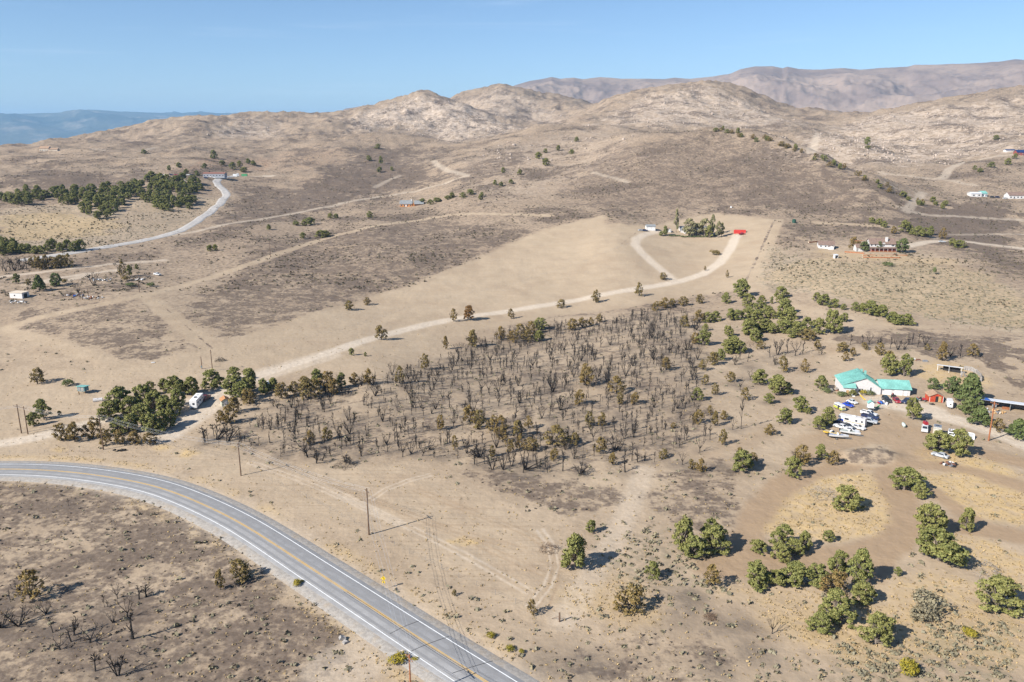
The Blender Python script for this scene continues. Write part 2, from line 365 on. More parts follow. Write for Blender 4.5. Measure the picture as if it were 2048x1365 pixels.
# smooth cleared soil
CLEAR = [
 [(430,695),(640,625),(850,565),(1080,460),(1205,432),(1215,448),(1300,452),(1425,428),(1547,438),(1515,560),(1520,600),(1480,580),(1400,590),(1250,615),(1120,630),(960,660),(850,712),(745,750),(560,745),(460,800),(230,800),(100,905),(-60,900),(-60,750),(120,740),(250,740)],
 [(-60,885),(110,905),(300,900),(480,925),(600,955),(720,930),(820,940),(1000,1005),(1110,1055),(1145,1140),(1095,1245),(1000,1205),(800,1120),(600,1030),(480,972),(300,925),(-60,925)],
 [(1560,885),(1690,845),(1800,830),(1870,868),(1880,900),(1830,945),(1700,935),(1600,925)],
]
for pl in CLEAR:
    Z_('clear', pl, 1.0, 4, 0.6)
Z_('furrow', CLEAR[1], 1.0, 4, 0.6)
CL = MSK['clear']
MSK['burn'] *= 1 - 0.93 * CL; MSK['scrub'] *= 1 - CL; MSK['sage'] *= 1 - CL
Z_('burn', [(0,690),(200,700),(330,760),(150,790),(0,760)], 0.16, 10)
# brown worn dirt tracks
PATHS = [
 ([(1425,1140),(1480,1110),(1510,1060),(1522,1000),(1550,965),(1640,943),(1720,925),(1780,905)], 7.5),
 ([(1765,925),(1772,975),(1815,1020),(1835,1045),(1810,1080),(1700,1108),(1580,1128),(1430,1140)], 7.5),
 ([(1835,1045),(1900,1050),(2000,1065),(2080,1085)], 7.5), ([(1790,925),(1880,930),(1960,945),(2080,985)], 6.5),
 ([(1770,1090),(1760,1130),(1735,1150)], 6), ([(1860,870),(1930,900),(2080,935)], 8),
 ([(1480,1120),(1560,1130),(1680,1130)], 9), ([(1870,985),(1930,1030),(1960,1050)], 5),
]
for pl, w_ in PATHS: track('path', pl, w_ * 0.92, 1.0, 2.2, 0.9)
Z_('path', CLEAR[2], 0.8, 4)
Z_('burn', [(1690,902),(1740,886),(1782,890),(1786,915),(1740,928),(1700,926)], 0.55, 2.5)  # burnt mound top, with the mound's own shadow painted in
Z_('path', [(1690,902),(1740,886),(1782,890),(1786,915),(1740,928),(1700,926)], 1.0, 1.5, 1.0, 'mul')
Z_('path', [(1600,850),(1500,900),(1420,920),(1300,940),(1260,980),(1290,950),(1440,890),(1560,830),(1600,760),(1640,720),(1700,690),(1640,690),(1560,760),(1530,850)], 0.35, 4)
# pale gravel drives
GR = [
 ([(-60,895),(60,880),(140,858),(210,838),(330,820),(440,785),(500,752),(575,735),(660,706),(760,671),(860,646),(935,633),(1022,622),(1120,606),(1200,591),(1285,577),(1350,566),(1415,550),(1446,532),(1461,502),(1473,472)], 6.5, 1.0),
 ([(500,757),(560,740),(650,712)], 13, 0.55),
 ([(1352,563),(1320,535),(1285,508),(1256,488),(1262,478),(1290,468),(1312,462)], 6.0, 0.9),
 ([(495,760),(455,782),(430,806),(400,828),(365,850),(320,878)], 9.0, 0.85),
 ([(1772,806),(1830,818),(1890,832),(1950,850),(2000,868),(2080,902)], 8, 0.95), ([(1762,804),(1800,811),(1850,818)], 12, 0.95),
 ([(345,471),(480,446),(620,421),(760,392),(850,377),(905,362),(935,352)], 6, 0.55), ([(935,352),(890,342),(862,330),(866,322)], 7, 0.45),
 ([(-30,556),(90,545),(180,533),(260,525),(328,521)], 5, 0.7), ([(55,570),(110,556),(170,547),(232,541)], 5, 0.7),
 ([(175,547),(165,558),(130,566),(80,566)], 6, 0.6),
 ([(1815,493),(1850,484),(1872,478),(1950,486),(2070,500)], 7, 0.85), ([(1872,478),(1855,470),(1835,462)], 4, 0.6),
 ([(1800,415),(1830,430),(1900,433),(1980,436),(2070,441)], 6, 0.5), ([(1846,386),(1848,402),(1814,410),(1812,424)], 7, 0.5),
 ([(1886,357),(1886,342),(1918,322),(1960,314),(2020,310)], 9, 0.5), ([(1622,306),(1618,292),(1636,268)], 10, 0.5),
 ([(1760,345),(1830,355),(1900,358),(1950,372)], 7, 0.4), ([(1900,470),(1960,468),(2070,470)], 6, 0.35),
 ([(1775,368),(1800,380),(1815,388)], 7, 0.45),
 ([(180,298),(260,305),(310,296)], 8, 0.35), ([(750,375),(775,360),(800,352)], 6, 0.4),
 ([(1185,345),(1230,352),(1255,365)], 5, 0.45), ([(540,352),(470,352)], 14, 0.7),
 ([(1290,940),(1270,990),(1240,1060),(1200,1120),(1165,1180),(1130,1240)], 5, 0.38), ([(680,1340),(720,1310),(790,1290)], 12, 0.4),
]
for pl, w_, v_ in GR: track('gravel', pl, w_, v_, 1.6 + w_ * 0.06, 0.3)
# light earth tracks along fences (same soil, no scrub)
for pl, w_ in [([(-40,668),(60,640),(180,614),(290,592),(400,562),(540,516),(640,477),(760,452),(860,432),(980,428),(1100,432)], 6),
               ([(282,590),(340,640),(425,702)], 5), ([(310,598),(370,648),(440,694)], 4), ([(-20,655),(90,682),(180,712),(270,748)], 8),
               ([(1545,440),(1500,555),(1520,600),(1600,615),(1760,650),(1900,655),(2080,664)], 5), ([(1640,640),(1800,652)], 4),
               ([(1560,440),(1535,500),(1510,560)], 6), ([(740,745),(850,740)], 4), ([(1630,445),(1780,455),(1860,468)], 5), ([(850,560),(930,530),(1050,490)], 3)]:
    track('burn', pl, w_, 0.95, 1.5, 0.4, 'mul'); track('scrub', pl, w_, 0.9, 1.5, 0.4, 'mul'); track('clear', pl, w_, 0.55, 1.5, 0.4)
# dark weedy fence lines
for pl, w_, v_ in [([(1548,442),(1525,500),(1492,560)], 2.2, 0.55), ([(1255,490),(1225,500),(1120,540),(1010,572),(850,600),(700,650),(440,720)], 1.0, 0.35),
                   ([(1300,450),(1260,468),(1240,490)], 1.0, 0.5), ([(1460,480),(1440,520),(1390,550)], 1.4, 0.35), ([(310,598),(425,698)], 0.8, 0.6), ([(40,905),(230,905),(330,880)], 0.8, 0.4), ([(590,975),(700,1040),(830,1110),(960,1170)], 0.9, 0.30)]:
    track('burn', pl, w_, v_, 1.0, 0.4)
# wheel tracks over the cleared strip
for k, pl in enumerate([[(640,955),(800,1020),(960,1090),(1090,1150)], [(620,960),(780,1035),(930,1110),(1060,1185)], [(560,950),(740,1000),(900,1060),(1050,1100)],
                        [(500,925),(640,975),(800,1050)], [(830,980),(960,1030),(1100,1085),(1130,1130),(1090,1210)], [(1080,1060),(1120,1090),(1110,1180),(1060,1215)], [(720,1190),(820,1230),(960,1290)], [(860,950),(760,975),(740,1000)]]):
    w0 = wline(pl); t_ = np.gradient(w0, axis=0); nn = np.stack([-t_[:, 1], t_[:, 0]], 1); nn /= np.linalg.norm(nn, axis=1)[:, None] + 1e-9
    for sg in (-0.85, 0.85): track('gravel' if k % 2 else 'path', pl, 0.4, 0.6, 0.35, 0.1, line=w0 + nn * sg)
hm = hd < 30
MSK['gravel'][hm] = np.maximum(MSK['gravel'][hm], 0.35 * (1 - sstep(5, 11, hd[hm] + 2 * WN[hm])))
MSK['burn'][hm] *= sstep(5, 8, hd[hm] + 2 * WN[hm])
MSK['grass'][hm] = np.maximum(MSK['grass'][hm], 0.5 * np.exp(-((hd[hm] - 9.0) / 1.8) ** 2) * (0.5 + 1.6 * WN[hm]).clip(0, 1))

# ------------------------------------------------------------------ where the trees stand: (u, v at the foot, width px, height px)
FG = [  # foreground and yard trees that can be told apart, with their labels
 (1366,1100,46,70,'g','tallest green juniper at the back left of the four-tree clump left of the dirt loop'),
 (1418,1090,36,56,'g','slim green juniper behind the round ones in the four-tree clump left of the dirt loop'),
 (1427,1107,60,55,'g','broad green juniper on the right of the four-tree clump left of the dirt loop'),
 (1382,1115,48,45,'g','lowest, nearest green juniper of the four-tree clump left of the dirt loop'),
 (1518,1106,33,26,'g','small round olive juniper alone at the left end of the dirt loop'),
 (1559,1091,45,44,'g','dark green juniper at the back of the four-tree row inside the dirt loop'),
 (1560,1120,40,35,'g','low green juniper at the front left of the four-tree row inside the dirt loop'),
 (1609,1102,31,38,'g','narrow green juniper at the right end of the four-tree row inside the dirt loop'),
 (1589,1112,30,32,'g','small green juniper in the middle of the four-tree row inside the dirt loop'),
 (1657,1083,24,22,'g','very small juniper alone on the lower edge of the golden grass island'),
 (1808,980,62,42,'g','wide dark juniper with a flat top right of the golden grass island'),
 (1844,997,31,28,'g','small round dark juniper at the right foot of the wide flat-topped one'),
 (1857,1067,58,62,'g','tall two-lobed juniper standing at the crossing of the dirt tracks'),
 (1931,1062,33,48,'g','narrow upright grey-green juniper right of the dirt track crossing'),
 (1878,1122,92,66,'g','widest juniper mass sprawling just below the dirt track crossing'),
 (1702,1020,58,46,'g','full green juniper right of the grey brush pile on the golden grass island'),
 (1587,956,33,42,'g','upright green juniper on the top bend of the dirt loop'),
 (1600,930,36,40,'s','brown scorched juniper right behind the upright green one on the top bend'),
 (1485,942,52,38,'g','wide low green juniper left of the top bend of the dirt loop'),
 (1423,1173,35,45,'s','lone yellowish upright juniper at the lower left corner of the dirt loop'),
 (1516,1170,60,50,'g','rounded green juniper at the left end of the long tree row'),
 (1550,1172,36,34,'g','low shaded juniper second from the left in the long tree row'),
 (1591,1170,66,46,'g','broad juniper with bare grey branches third from the left in the long tree row'),
 (1669,1152,45,50,'g','tall pointed juniper at the back of the long tree row'),
 (1717,1165,54,68,'g','tallest juniper at the right end of the long tree row'),
 (1638,1173,44,42,'g','green juniper in the middle of the long tree row'),
 (1666,1187,50,45,'s','yellowish juniper at the front of the long tree row'),
 (1722,1206,54,42,'g','round light green juniper just below the right end of the long tree row'),
 (1678,1248,68,62,'g','large dome-shaped juniper above the pair at the bottom right'),
 (1642,1267,48,40,'g','smaller juniper touching the lower left of the large dome-shaped one'),
 (1751,1289,68,60,'g','lone full juniper nearest the bottom edge on the right'),
 (1990,1220,88,66,'g','huge bushy juniper by the right edge below the grey brush pile'),
 (1794,1152,15,18,'g','tiny sapling juniper on bare soil below the dirt track crossing'),
 (1150,1136,60,68,'g','big solitary many-topped juniper on the right edge of the bulldozed strip'),
 (1182,1066,22,24,'g','small yellow-green juniper in sagebrush behind the big solitary one'),
 (1305,1155,34,33,'g','compact green juniper alone in grass right of the big solitary one'),
 (1258,1224,60,52,'s','half brown half green juniper on the grass above the burnt corner'),
 (1064,1230,20,32,'s','small rusty cone-shaped juniper beside the fence corner post'),
 (908,1192,11,13,'s','tiny brown seedling juniper on the roadside bank'),
 (1641,778,27,26,'g','grey-green round tree left of the teal-roofed house'),
 (1603,823,33,30,'g','green juniper left of the parked lime van'),
 (1617,829,12,14,'g','tiny juniper at the right foot of the one left of the lime van'),
 (1656,852,30,36,'g','upright green juniper right behind the parked white sedans'),
 (1637,860,28,26,'g','lower green juniper leaning against the upright one by the parked sedans'),
 (1706,792,18,12,'g','small shrub-sized tree by the porch of the teal-roofed house'),
 (1825,840,30,44,'g','grey-green juniper standing between the gravel yard and the brown clearing'),
 (1781,751,33,40,'g','dark green tree on the left of the pair behind the teal-roofed house'),
 (1807,753,30,42,'g','dark green tree on the right of the pair behind the teal-roofed house'),
 (1776,740,30,36,'s','yellow-brown tree peeking out behind the dark pair by the teal-roofed house'),
 (1938,806,44,56,'p','tall bright green pine left of the blue and white lean-to'),
 (1937,826,36,30,'p','low spreading pine at the foot of the tall one beside the lean-to'),
 (1959,850,36,36,'p','rounded pine in front of the lean-to beside the gravel drive'),
 (1900,786,34,32,'d','grey-green leafy tree behind the red shed'),
 (1865,778,26,20,'d','low leafy tree behind the left corner of the red shed'),
 (2035,876,40,36,'p','bright green pine at the right edge beside the gravel drive'),
 (1997,862,30,24,'s','brownish shrubby tree between the pines on the gravel drive'),
 (1872,905,48,42,'g','dense round yellow-green juniper at the left of the pair by the junk vehicles'),
 (1912,912,46,52,'g','taller grey-green juniper at the right of the pair by the junk vehicles'),
 (1642,920,26,30,'g','green juniper left of the dark earth mound'),
 (1665,930,25,28,'s','brown juniper touching the left end of the dark earth mound'),
 (763,680,24,28,'s','lone half bare juniper on the lower side of the long gravel driveway'),
 (704,711,12,14,'g','small deep green sapling on smooth soil below the long gravel driveway'),
 (731,713,7,8,'g','tiniest green sapling on smooth soil below the long gravel driveway'),
 (734,610,16,14,'s','small olive juniper alone at the upper edge of the smooth cleared slope'),
 (698,620,20,18,'s','brown juniper left of the small olive one at the edge of the cleared slope'),
 (907,643,16,23,'s','slim dark juniper left of the orange one on the gravel driveway'),
 (937,641,23,29,'o','orange-brown dead juniper standing at the gravel driveway'),
 (1022,638,15,19,'s','small faded juniper below the middle of the gravel driveway'),
 (1122,616,20,16,'s','low round brown juniper on the gravel driveway right of the faded one'),
 (1192,606,18,24,'s','juniper with a bare lower trunk beside the gravel driveway'),
 (1278,593,18,26,'s','two-topped olive juniper at the gravel driveway near the fork'),
 (1327,560,18,14,'s','round dark juniper in the fork of the gravel driveways'),
 (1410,542,6,9,'s','tiny brown juniper below the homestead with poplars'),
 (1454,556,7,14,'s','tiny narrow juniper right of the curved driveway'),
 (88,840,31,40,'g','tall conical green tree beside the H-frame power poles'),
 (68,852,23,27,'g','small green tree leaning on the left foot of the conical one'),
 (120,832,8,10,'g','little round bush in the shadow of the conical green tree'),
 (75,768,33,30,'s','half burnt round juniper alone on the left slope'),
 (482,1160,48,38,'s','half burnt juniper with a leafy top beside the highway'),
 (441,1180,20,42,'s','thin scorched juniper with a leafy tip left of the leafy one by the highway'),
 (61,1197,58,54,'s','fan-shaped burnt juniper with a few leaves at the far lower left'),
 (1544,1268,28,36,'b','single charred juniper standing in the grass at the lower right'),
 (33,568,15,19,'g','dark cone-shaped conifer by the white flat-roofed building on the left'),
 (79,583,22,30,'p','blue-grey spruce right of the white flat-roofed building on the left'),
 (112,573,25,25,'d','bright green leafy tree in the burnt-out yard on the left'),
 (246,556,15,33,'s','tall two-toned pine right of the burnt-out yard on the left'),
 (259,553,12,21,'g','shorter green pine leaning on the tall two-toned one on the left'),
 (274,539,8,10,'g','small round conifer behind the white pickup on the left'),
 (188,572,24,28,'b','bare burnt tree in the middle of the burnt-out yard on the left'),
 (157,586,16,22,'b','bare burnt tree over the debris in the burnt-out yard on the left'),
 (57,571,14,12,'s','scraggly bush between the two conifers on the left'),
 (1350,475,0.1,0.1,'x',''),
 (1787,468,14,14,'s','round brown juniper on the ridge behind the two-storey house'),
 (1884,478,16,20,'s','olive juniper at the white driveway right of the two-storey house'),
 (1709,500,22,24,'s','autumn-coloured tree left of the two-storey house'),
 (1729,503,20,18,'d','round green tree in front of the left corner of the two-storey house'),
 (1758,503,14,18,'d','slim green tree in front of the middle of the two-storey house'),
 (1803,505,26,26,'d','broad green tree at the right corner of the two-storey house'),
 (1791,502,16,18,'d','green tree tucked behind the broad one by the two-storey house'),
]
FG = [t for t in FG if t[4] != 'x']
CL_ = {}  # clusters whose members nothing tells apart: (group, label, kind default, [(u,v,w,h[,kind])])
CL_['screen'] = ('junipers of the thick clump beside the travel trailer', 'green juniper in the thick clump left of the white travel trailer', 'g',
 [(239,825,52,48),(219,840,40,36),(294,815,44,44),(308,830,46,46),(284,852,46,42),(260,864,40,36),(308,868,40,40),(332,832,40,38),(328,785,26,26),(352,790,40,38),(383,790,34,36),(359,812,36,32),(304,790,22,26),(342,852,34,32),(236,868,36,30),(322,860,36,34),(262,836,40,40),(345,835,30,32)])
CL_['front'] = ('browned junipers at the front of the thick clump', 'brown-edged juniper at the lower front of the clump left of the travel trailer', 's',
 [(123,882,30,34),(150,884,30,38),(185,877,34,40),(212,890,26,32),(240,890,28,30),(270,890,30,28),(300,890,28,24)])
CL_['drive'] = ('junipers at the driveway end behind the tan shed', 'green juniper between the tan-roofed shed and the gravel driveway', 'g',
 [(432,777,42,36),(470,762,30,26),(471,792,40,38),(499,782,38,42),(530,786,28,28),(547,783,26,26),(499,808,34,30,'s'),(564,797,30,30,'s'),(468,827,32,32,'s'),(458,847,30,36,'s'),(441,847,20,26,'s'),(484,800,36,34)])
CL_['edge'] = ('junipers on the upper left edge of the burnt grove', 'half green juniper on the upper left edge of the burnt grove', 's',
 [(608,782,30,28),(636,772,30,32,'g'),(656,784,34,40),(680,777,20,30,'g'),(612,797,36,40),(630,795,30,34),(710,770,22,24),(738,770,22,32),(799,767,22,32),(668,790,26,30),(590,790,28,26)])
CL_['clump'] = ('junipers of the olive clump on the upper edge of the burnt grove', 'olive juniper in the clump on the upper edge of the burnt grove', 's',
 [(1083,660,26,22,'g'),(1062,668,26,24),(1042,678,30,28),(1025,685,24,22),(1079,682,26,20,'g'),(1001,680,20,26),(1055,684,26,22),(1144,660,26,22),(1165,656,20,20),(1182,652,16,16),(1199,645,16,16),(1330,616,24,20),(1310,622,18,18),(1365,612,22,18),(1399,608,16,18),(945,695,26,34),(891,699,13,26),(850,739,18,30),(1345,612,16,14)])
CL_['inner'] = ('scorched junipers inside the burnt grove', 'scorched juniper with some brown foliage left inside the burnt grove', 's',
 [(940,847,28,36),(957,857,30,36),(984,862,24,30),(1001,872,32,38),(1035,875,30,34),(1005,884,24,30),(1057,857,18,25),(1114,892,54,38),(1148,892,22,26),(1107,920,22,23),(1040,900,20,30),(1062,902,32,26),(1180,852,25,28),(1203,852,18,26),(1200,907,25,32),(1172,772,36,42),(1233,787,36,32),(1269,808,21,23),(1158,810,26,30),(1332,740,24,24),(1326,917,20,18),(1346,857,12,12),(984,914,13,23),(1240,808,18,22),(1020,905,18,26),(1225,930,18,24),(880,860,18,30),(910,900,16,28),(620,890,22,28),(655,880,20,26)])
CL_['mid'] = ('scorched junipers between the burnt grove and the teal-roofed house', 'scorched juniper standing between the burnt grove and the teal-roofed house', 's',
 [(1635,699,18,18),(1522,699,18,17),(1608,745,18,25),(1567,744,22,30),(1461,764,20,20),(1517,768,36,27,'g'),(1393,801,23,25,'g'),(1536,807,21,19,'g'),(1556,790,42,38,'g'),(1572,788,26,22,'g'),(1569,848,33,29,'g'),(1539,870,22,22),(1430,852,17,29),(1394,847,25,27),(1447,840,18,18),(1444,890,18,31),(1384,940,15,21),(1402,944,21,27),(1480,920,20,24),(1505,925,18,20),(1410,770,16,20),(1430,790,16,22),(1405,740,18,20),(1420,830,14,18),(1490,800,18,24)])
CL_['north'] = ('green junipers of the wood above the teal-roofed house', 'green juniper of the loose wood up the slope left of the teal-roofed house', 'g',
 [(1480,596,36,35),(1566,597,27,22),(1543,608,8,14),(1452,608,21,21),(1498,615,27,25),(1522,609,17,17),(1460,641,20,22),(1475,640,28,19),(1498,638,30,23),(1520,626,28,23),(1515,643,30,21),(1533,636,27,23),(1543,638,20,17),(1568,630,34,31),(1560,607,15,15),(1573,654,44,35),(1567,666,34,25),(1611,659,25,23),(1600,670,36,25),(1638,669,27,31),(1666,667,34,46),(1687,644,17,17),(1614,680,36,21,'s'),(1519,664,44,25),(1498,670,40,29),(1457,673,20,21),(1512,682,33,23),(1467,705,40,31),(1452,707,25,25),(1481,707,27,23),(1406,691,30,29),(1389,688,20,22,'s'),(1430,643,23,19),(1399,646,24,25,'s'),(1418,646,22,20),(1368,656,24,23,'s'),(1440,720,23,21),(1425,730,25,25,'s'),(1580,640,24,24),(1545,668,24,20),(1410,662,14,14),(1585,676,22,18)])
CL_['row'] = ('junipers of the diagonal row below the sagebrush field', 'green juniper in the diagonal row below the sagebrush field', 'g',
 [(1632,603,18,17),(1644,611,28,21),(1667,616,22,17),(1686,620,15,11),(1710,622,19,17),(1725,624,18,16),(1741,631,35,27),(1765,635,27,23),(1782,645,27,21),(1796,650,25,19),(1816,650,26,21),(1754,632,20,18)])
CL_['yellow'] = ('singed junipers above the teal-roofed house', 'singed yellowish juniper on the burnt slope above the teal-roofed house', 's',
 [(1685,704,27,19),(1690,723,15,19),(1706,713,15,17),(1760,711,21,25),(1884,722,25,36),(1946,713,25,23),(1854,701,12,12),(1730,700,14,14)])
CL_['ridge'] = ('trees along the ridge of the middle hill', 'small dark tree on the right ridge of the middle hill', 's', [])
for k in range(46):
    t = k / 45; u = 1436 + 440 * t + random.uniform(-14, 14)
    v = np.interp(u, [1436, 1500, 1560, 1660, 1750, 1830, 1880], [262, 268, 284, 322, 362, 398, 408]) + random.uniform(0, 14)
    CL_['ridge'][3].append((u, v, random.uniform(8, 13), random.uniform(7, 11), random.choice('ggss')))
CL_['spur'] = ('trees on the slope behind the two-storey house', 'small green tree on the slope behind the two-storey house', 'g',
 [(1745,446,14,10),(1757,450,14,12),(1768,455,14,12),(1808,465,22,22),(1818,465,16,14),(1834,472,20,18),(1850,475,20,18),(1862,470,14,16),(1826,470,14,12),(1905,492,16,14),(1921,496,26,14),(1890,412,12,10),(1866,405,14,10)])
CL_['gully'] = ('bushy trees along the gully on the left', 'bushy green tree along the gully behind the burnt field', 'g',
 [(640,476,24,14),(655,474,18,12),(605,478,12,12),(592,452,12,10),(608,452,14,12),(622,450,20,14),(538,460,12,10),(660,438,12,10),(672,437,12,9),(420,503,14,12),(430,502,12,12),(740,436,14,12),(845,408,16,10),(860,410,14,10),(875,404,20,8),(895,400,16,8),(905,396,14,10),(925,396,14,10),(940,390,18,10),(960,400,10,10)])
CL_['sprink'] = ('scattered far junipers on the middle slopes', 'far juniper dotted over the middle slopes', 'g',
 [(1078,318,16,12),(1092,332,16,14),(1153,284,12,9),(1143,309,12,9),(1090,306,10,8),(1117,302,10,10),(1007,346,10,10),(1040,350,12,10),(990,370,10,9),(1002,373,10,8),(1022,368,14,8),(963,395,10,10),(755,298,12,9),(762,328,10,14),(758,345,12,10),(784,342,8,8),(738,322,10,10),(1735,290,14,14),(1992,280,12,9),(1735,298,12,6),(1446,261,8,8),(290,308,12,8),(430,318,14,16),(338,342,10,10),(358,336,12,10),(372,349,12,10),(410,338,12,10),(465,340,14,14),(480,335,12,12),(497,328,12,10),(508,332,12,10),(488,345,14,10),(395,352,10,10),(445,330,12,8),(1980,335,14,10),(2015,330,16,12),(1960,345,12,8),(2030,318,12,10),(1950,340,8,8)])
grove = [(0,400),(60,388),(150,386),(230,378),(290,362),(385,364),(408,376),(385,400),(388,418),(330,426),(305,412),(250,400),(238,428),(205,440),(175,432),(150,412),(90,405),(60,413),(0,410)]
def inp(u, v, pg):
    c = False
    for (x1, y1), (x2, y2) in zip(pg, pg[1:] + pg[:1]):
        if (y1 > v) != (y2 > v) and u < (x2 - x1) * (v - y1) / (y2 - y1) + x1: c = not c
    return c
pts = []
for _ in range(9000):
    u, v = random.uniform(0, 410), random.uniform(360, 442)
    if inp(u, v, grove) and all(((u - a) / 11) ** 2 + ((v - b) / 5.2) ** 2 > 1 for a, b in pts): pts.append((u, v))
    if len(pts) >= 125: break
CL_['far'] = ('junipers of the far grove below the ranch', 'green juniper of the far grove below the long ranch building', 'g', [(u, v, random.uniform(14, 22), random.uniform(12, 19)) for u, v in pts])
CL_['lrow'] = ('junipers by the pale road at the left edge', 'green juniper in the row along the pale road at the left edge', 'g',
 [(random.uniform(0, 30) if k < 9 else 30 + (k - 9) * 13, (random.uniform(488, 520) if k < 9 else 510 - (k - 9) * 1.0 + random.uniform(-4, 3)), random.uniform(16, 24), random.uniform(15, 22)) for k in range(20)])
CL_['lburn'] = ('singed trees in the dark row at the left edge', 'singed dark tree in the row above the burnt-out yard at the left edge', 's',
 [(6 + k * 8.2 + random.uniform(-3, 3), 541 - k * 0.35 + random.uniform(-4, 4), random.uniform(14, 20), random.uniform(18, 26), 'b' if k < 7 else 's') for k in range(17)])
# burnt skeleton grove
BURN_POLY = [(385,885),(470,850),(540,800),(640,790),(720,768),(860,725),(970,680),(1110,650),(1210,645),(1300,622),(1400,640),(1400,690),(1395,770),(1400,830),(1380,900),(1310,930),(1200,930),(1090,950),(1000,945),(900,915),(840,925),(700,915),(600,925),(500,905),(410,890)]
bw = []; BURNT = []
wp = [tuple(P(*p)[:2]) for p in dens(BURN_POLY, True)]
xs = [p[0] for p in wp]; ys = [p[1] for p in wp]
occ = [tuple(P(t[0], t[1])[:2]) for t in CL_['inner'][3]]
small = []
for _ in range(60000):
    x, y = random.uniform(min(xs), max(xs)), random.uniform(min(ys), max(ys))
    if not inp(x, y, wp): continue
    if pnoise(x / 16, y / 16) < -0.34: continue
    dmin = 2.3
    if any((x - a) ** 2 + (y - b) ** 2 < dmin * dmin for a, b, *_ in BURNT): continue
    if any((x - a) ** 2 + (y - b) ** 2 < 9 for a, b in occ): continue
    BURNT.append((x, y))
    if len(BURNT) >= 960: break
random.shuffle(BURNT); SNAGS = BURNT[290:]; BURNT = BURNT[:290]
CL_['lowburn'] = ('charred junipers at the lower left', 'charred leafless juniper on the black-mottled ground at the lower left', 'b',
 [(38,1252,52,34),(3,1256,44,34),(143,1278,50,46),(106,1266,30,30),(256,1236,30,42),(266,1278,66,52),(191,1343,46,38),(236,1352,42,52),(235,1198,24,28),(92,1228,30,28),(212,1215,15,22),(226,1246,22,28),(20,1201,15,22),(137,1012,8,14),(284,1193,50,24),(70,1228,16,20),(180,1286,60,26),(120,1300,40,24),(280,1310,30,18)])
CL_['lowburn'][3][:] = [(a, b, w * 1.05, h * 1.0) for a, b, w, h in CL_['lowburn'][3]]
CL_['upburn'] = ('charred junipers on the slopes above the grove', 'charred leafless juniper on the slope between the wood and the burnt field', 'b',
 [(1555,710,26,34),(1575,706,22,26),(1590,712,24,30),(1605,708,18,24),(1540,715,18,22),(1700,690,18,18),(1725,692,18,20),(1738,690,18,22),(1757,690,18,20),(1780,698,16,20),(1795,700,18,22),(1808,700,18,20),(1820,690,18,22),(1835,695,20,24),(1850,690,18,20),(1900,714,20,24),(1920,716,22,24),(1480,720,18,22),(1495,724,16,20),(1470,730,18,18),(1550,730,14,16),(1640,710,12,14),(1570,640,0.1,0.1),(1482,858,20,62),(1465,860,14,26),(1410,872,16,24),(1420,880,18,30),(1370,880,20,30),(1500,760,14,18),(1480,780,16,26),(1385,760,20,28),(1395,720,18,26),(1375,700,18,24),(1355,890,18,28),(1400,905,22,30),(1365,930,18,26)])
CL_['upburn'][3][:] = [t for t in CL_['upburn'][3] if t[2] > 1]
CL_['oddburn'] = ('charred junipers fallen over at the lower edge of the grove', 'toppled charred juniper lying at the lower edge of the burnt grove', 'b',
 [(1050,940,62,34),(960,915,56,24),(1160,948,44,24),(1230,900,30,26),(1250,945,38,28),(690,930,44,18),(615,915,50,40),(640,925,40,34),(435,880,44,44),(410,885,34,30),(455,885,40,36),(845,912,26,30),(858,900,24,26)])

# fire ash and painted tree shade, a dark blot under every burnt tree
def ash_shade(x, y, r, val):
    th, d = math.atan2(x, y), math.hypot(x, y)
    j0, j1 = np.searchsorted(TH, th - 3 * r / d), np.searchsorted(TH, th + 3 * r / d); i0, i1 = np.searchsorted(RS, d - 3 * r), np.searchsorted(RS, d + 3 * r)
    sl_ = (slice(i0, i1), slice(j0, j1))
    q = ((GX[sl_] - x) ** 2 + (GY[sl_] - y) ** 2) / (r * r)
    MSK['ash'][sl_] = np.maximum(MSK['ash'][sl_], val * np.exp(-q * (1 + 1.2 * WN[sl_])))
for x, y in BURNT + SNAGS: ash_shade(x + random.uniform(-.8, .8), y + random.uniform(-.8, .8), random.uniform(1.6, 3.6), random.uniform(0.35, 0.95))
for key in ('lowburn', 'upburn', 'oddburn', 'inner', 'mid'):
    for t in CL_[key][3]:
        p = P(t[0], t[1]); ash_shade(p.x, p.y, random.uniform(2.0, 3.6), random.uniform(0.4, 0.85))
for u, v, r in ((1360,1220,5),(1385,1190,3.5),(1440,1250,4),(1510,1310,4),(1430,1335,4),(1490,1250,2.5),(1050,945,6),(1470,770,4),(1560,800,3),(1440,935,4),(1680,668,4),(1500,735,5),(35,605,7),(1180,1330,5),(1090,1340,5)):
    p = P(u, v); ash_shade(p.x, p.y, r, 0.8)

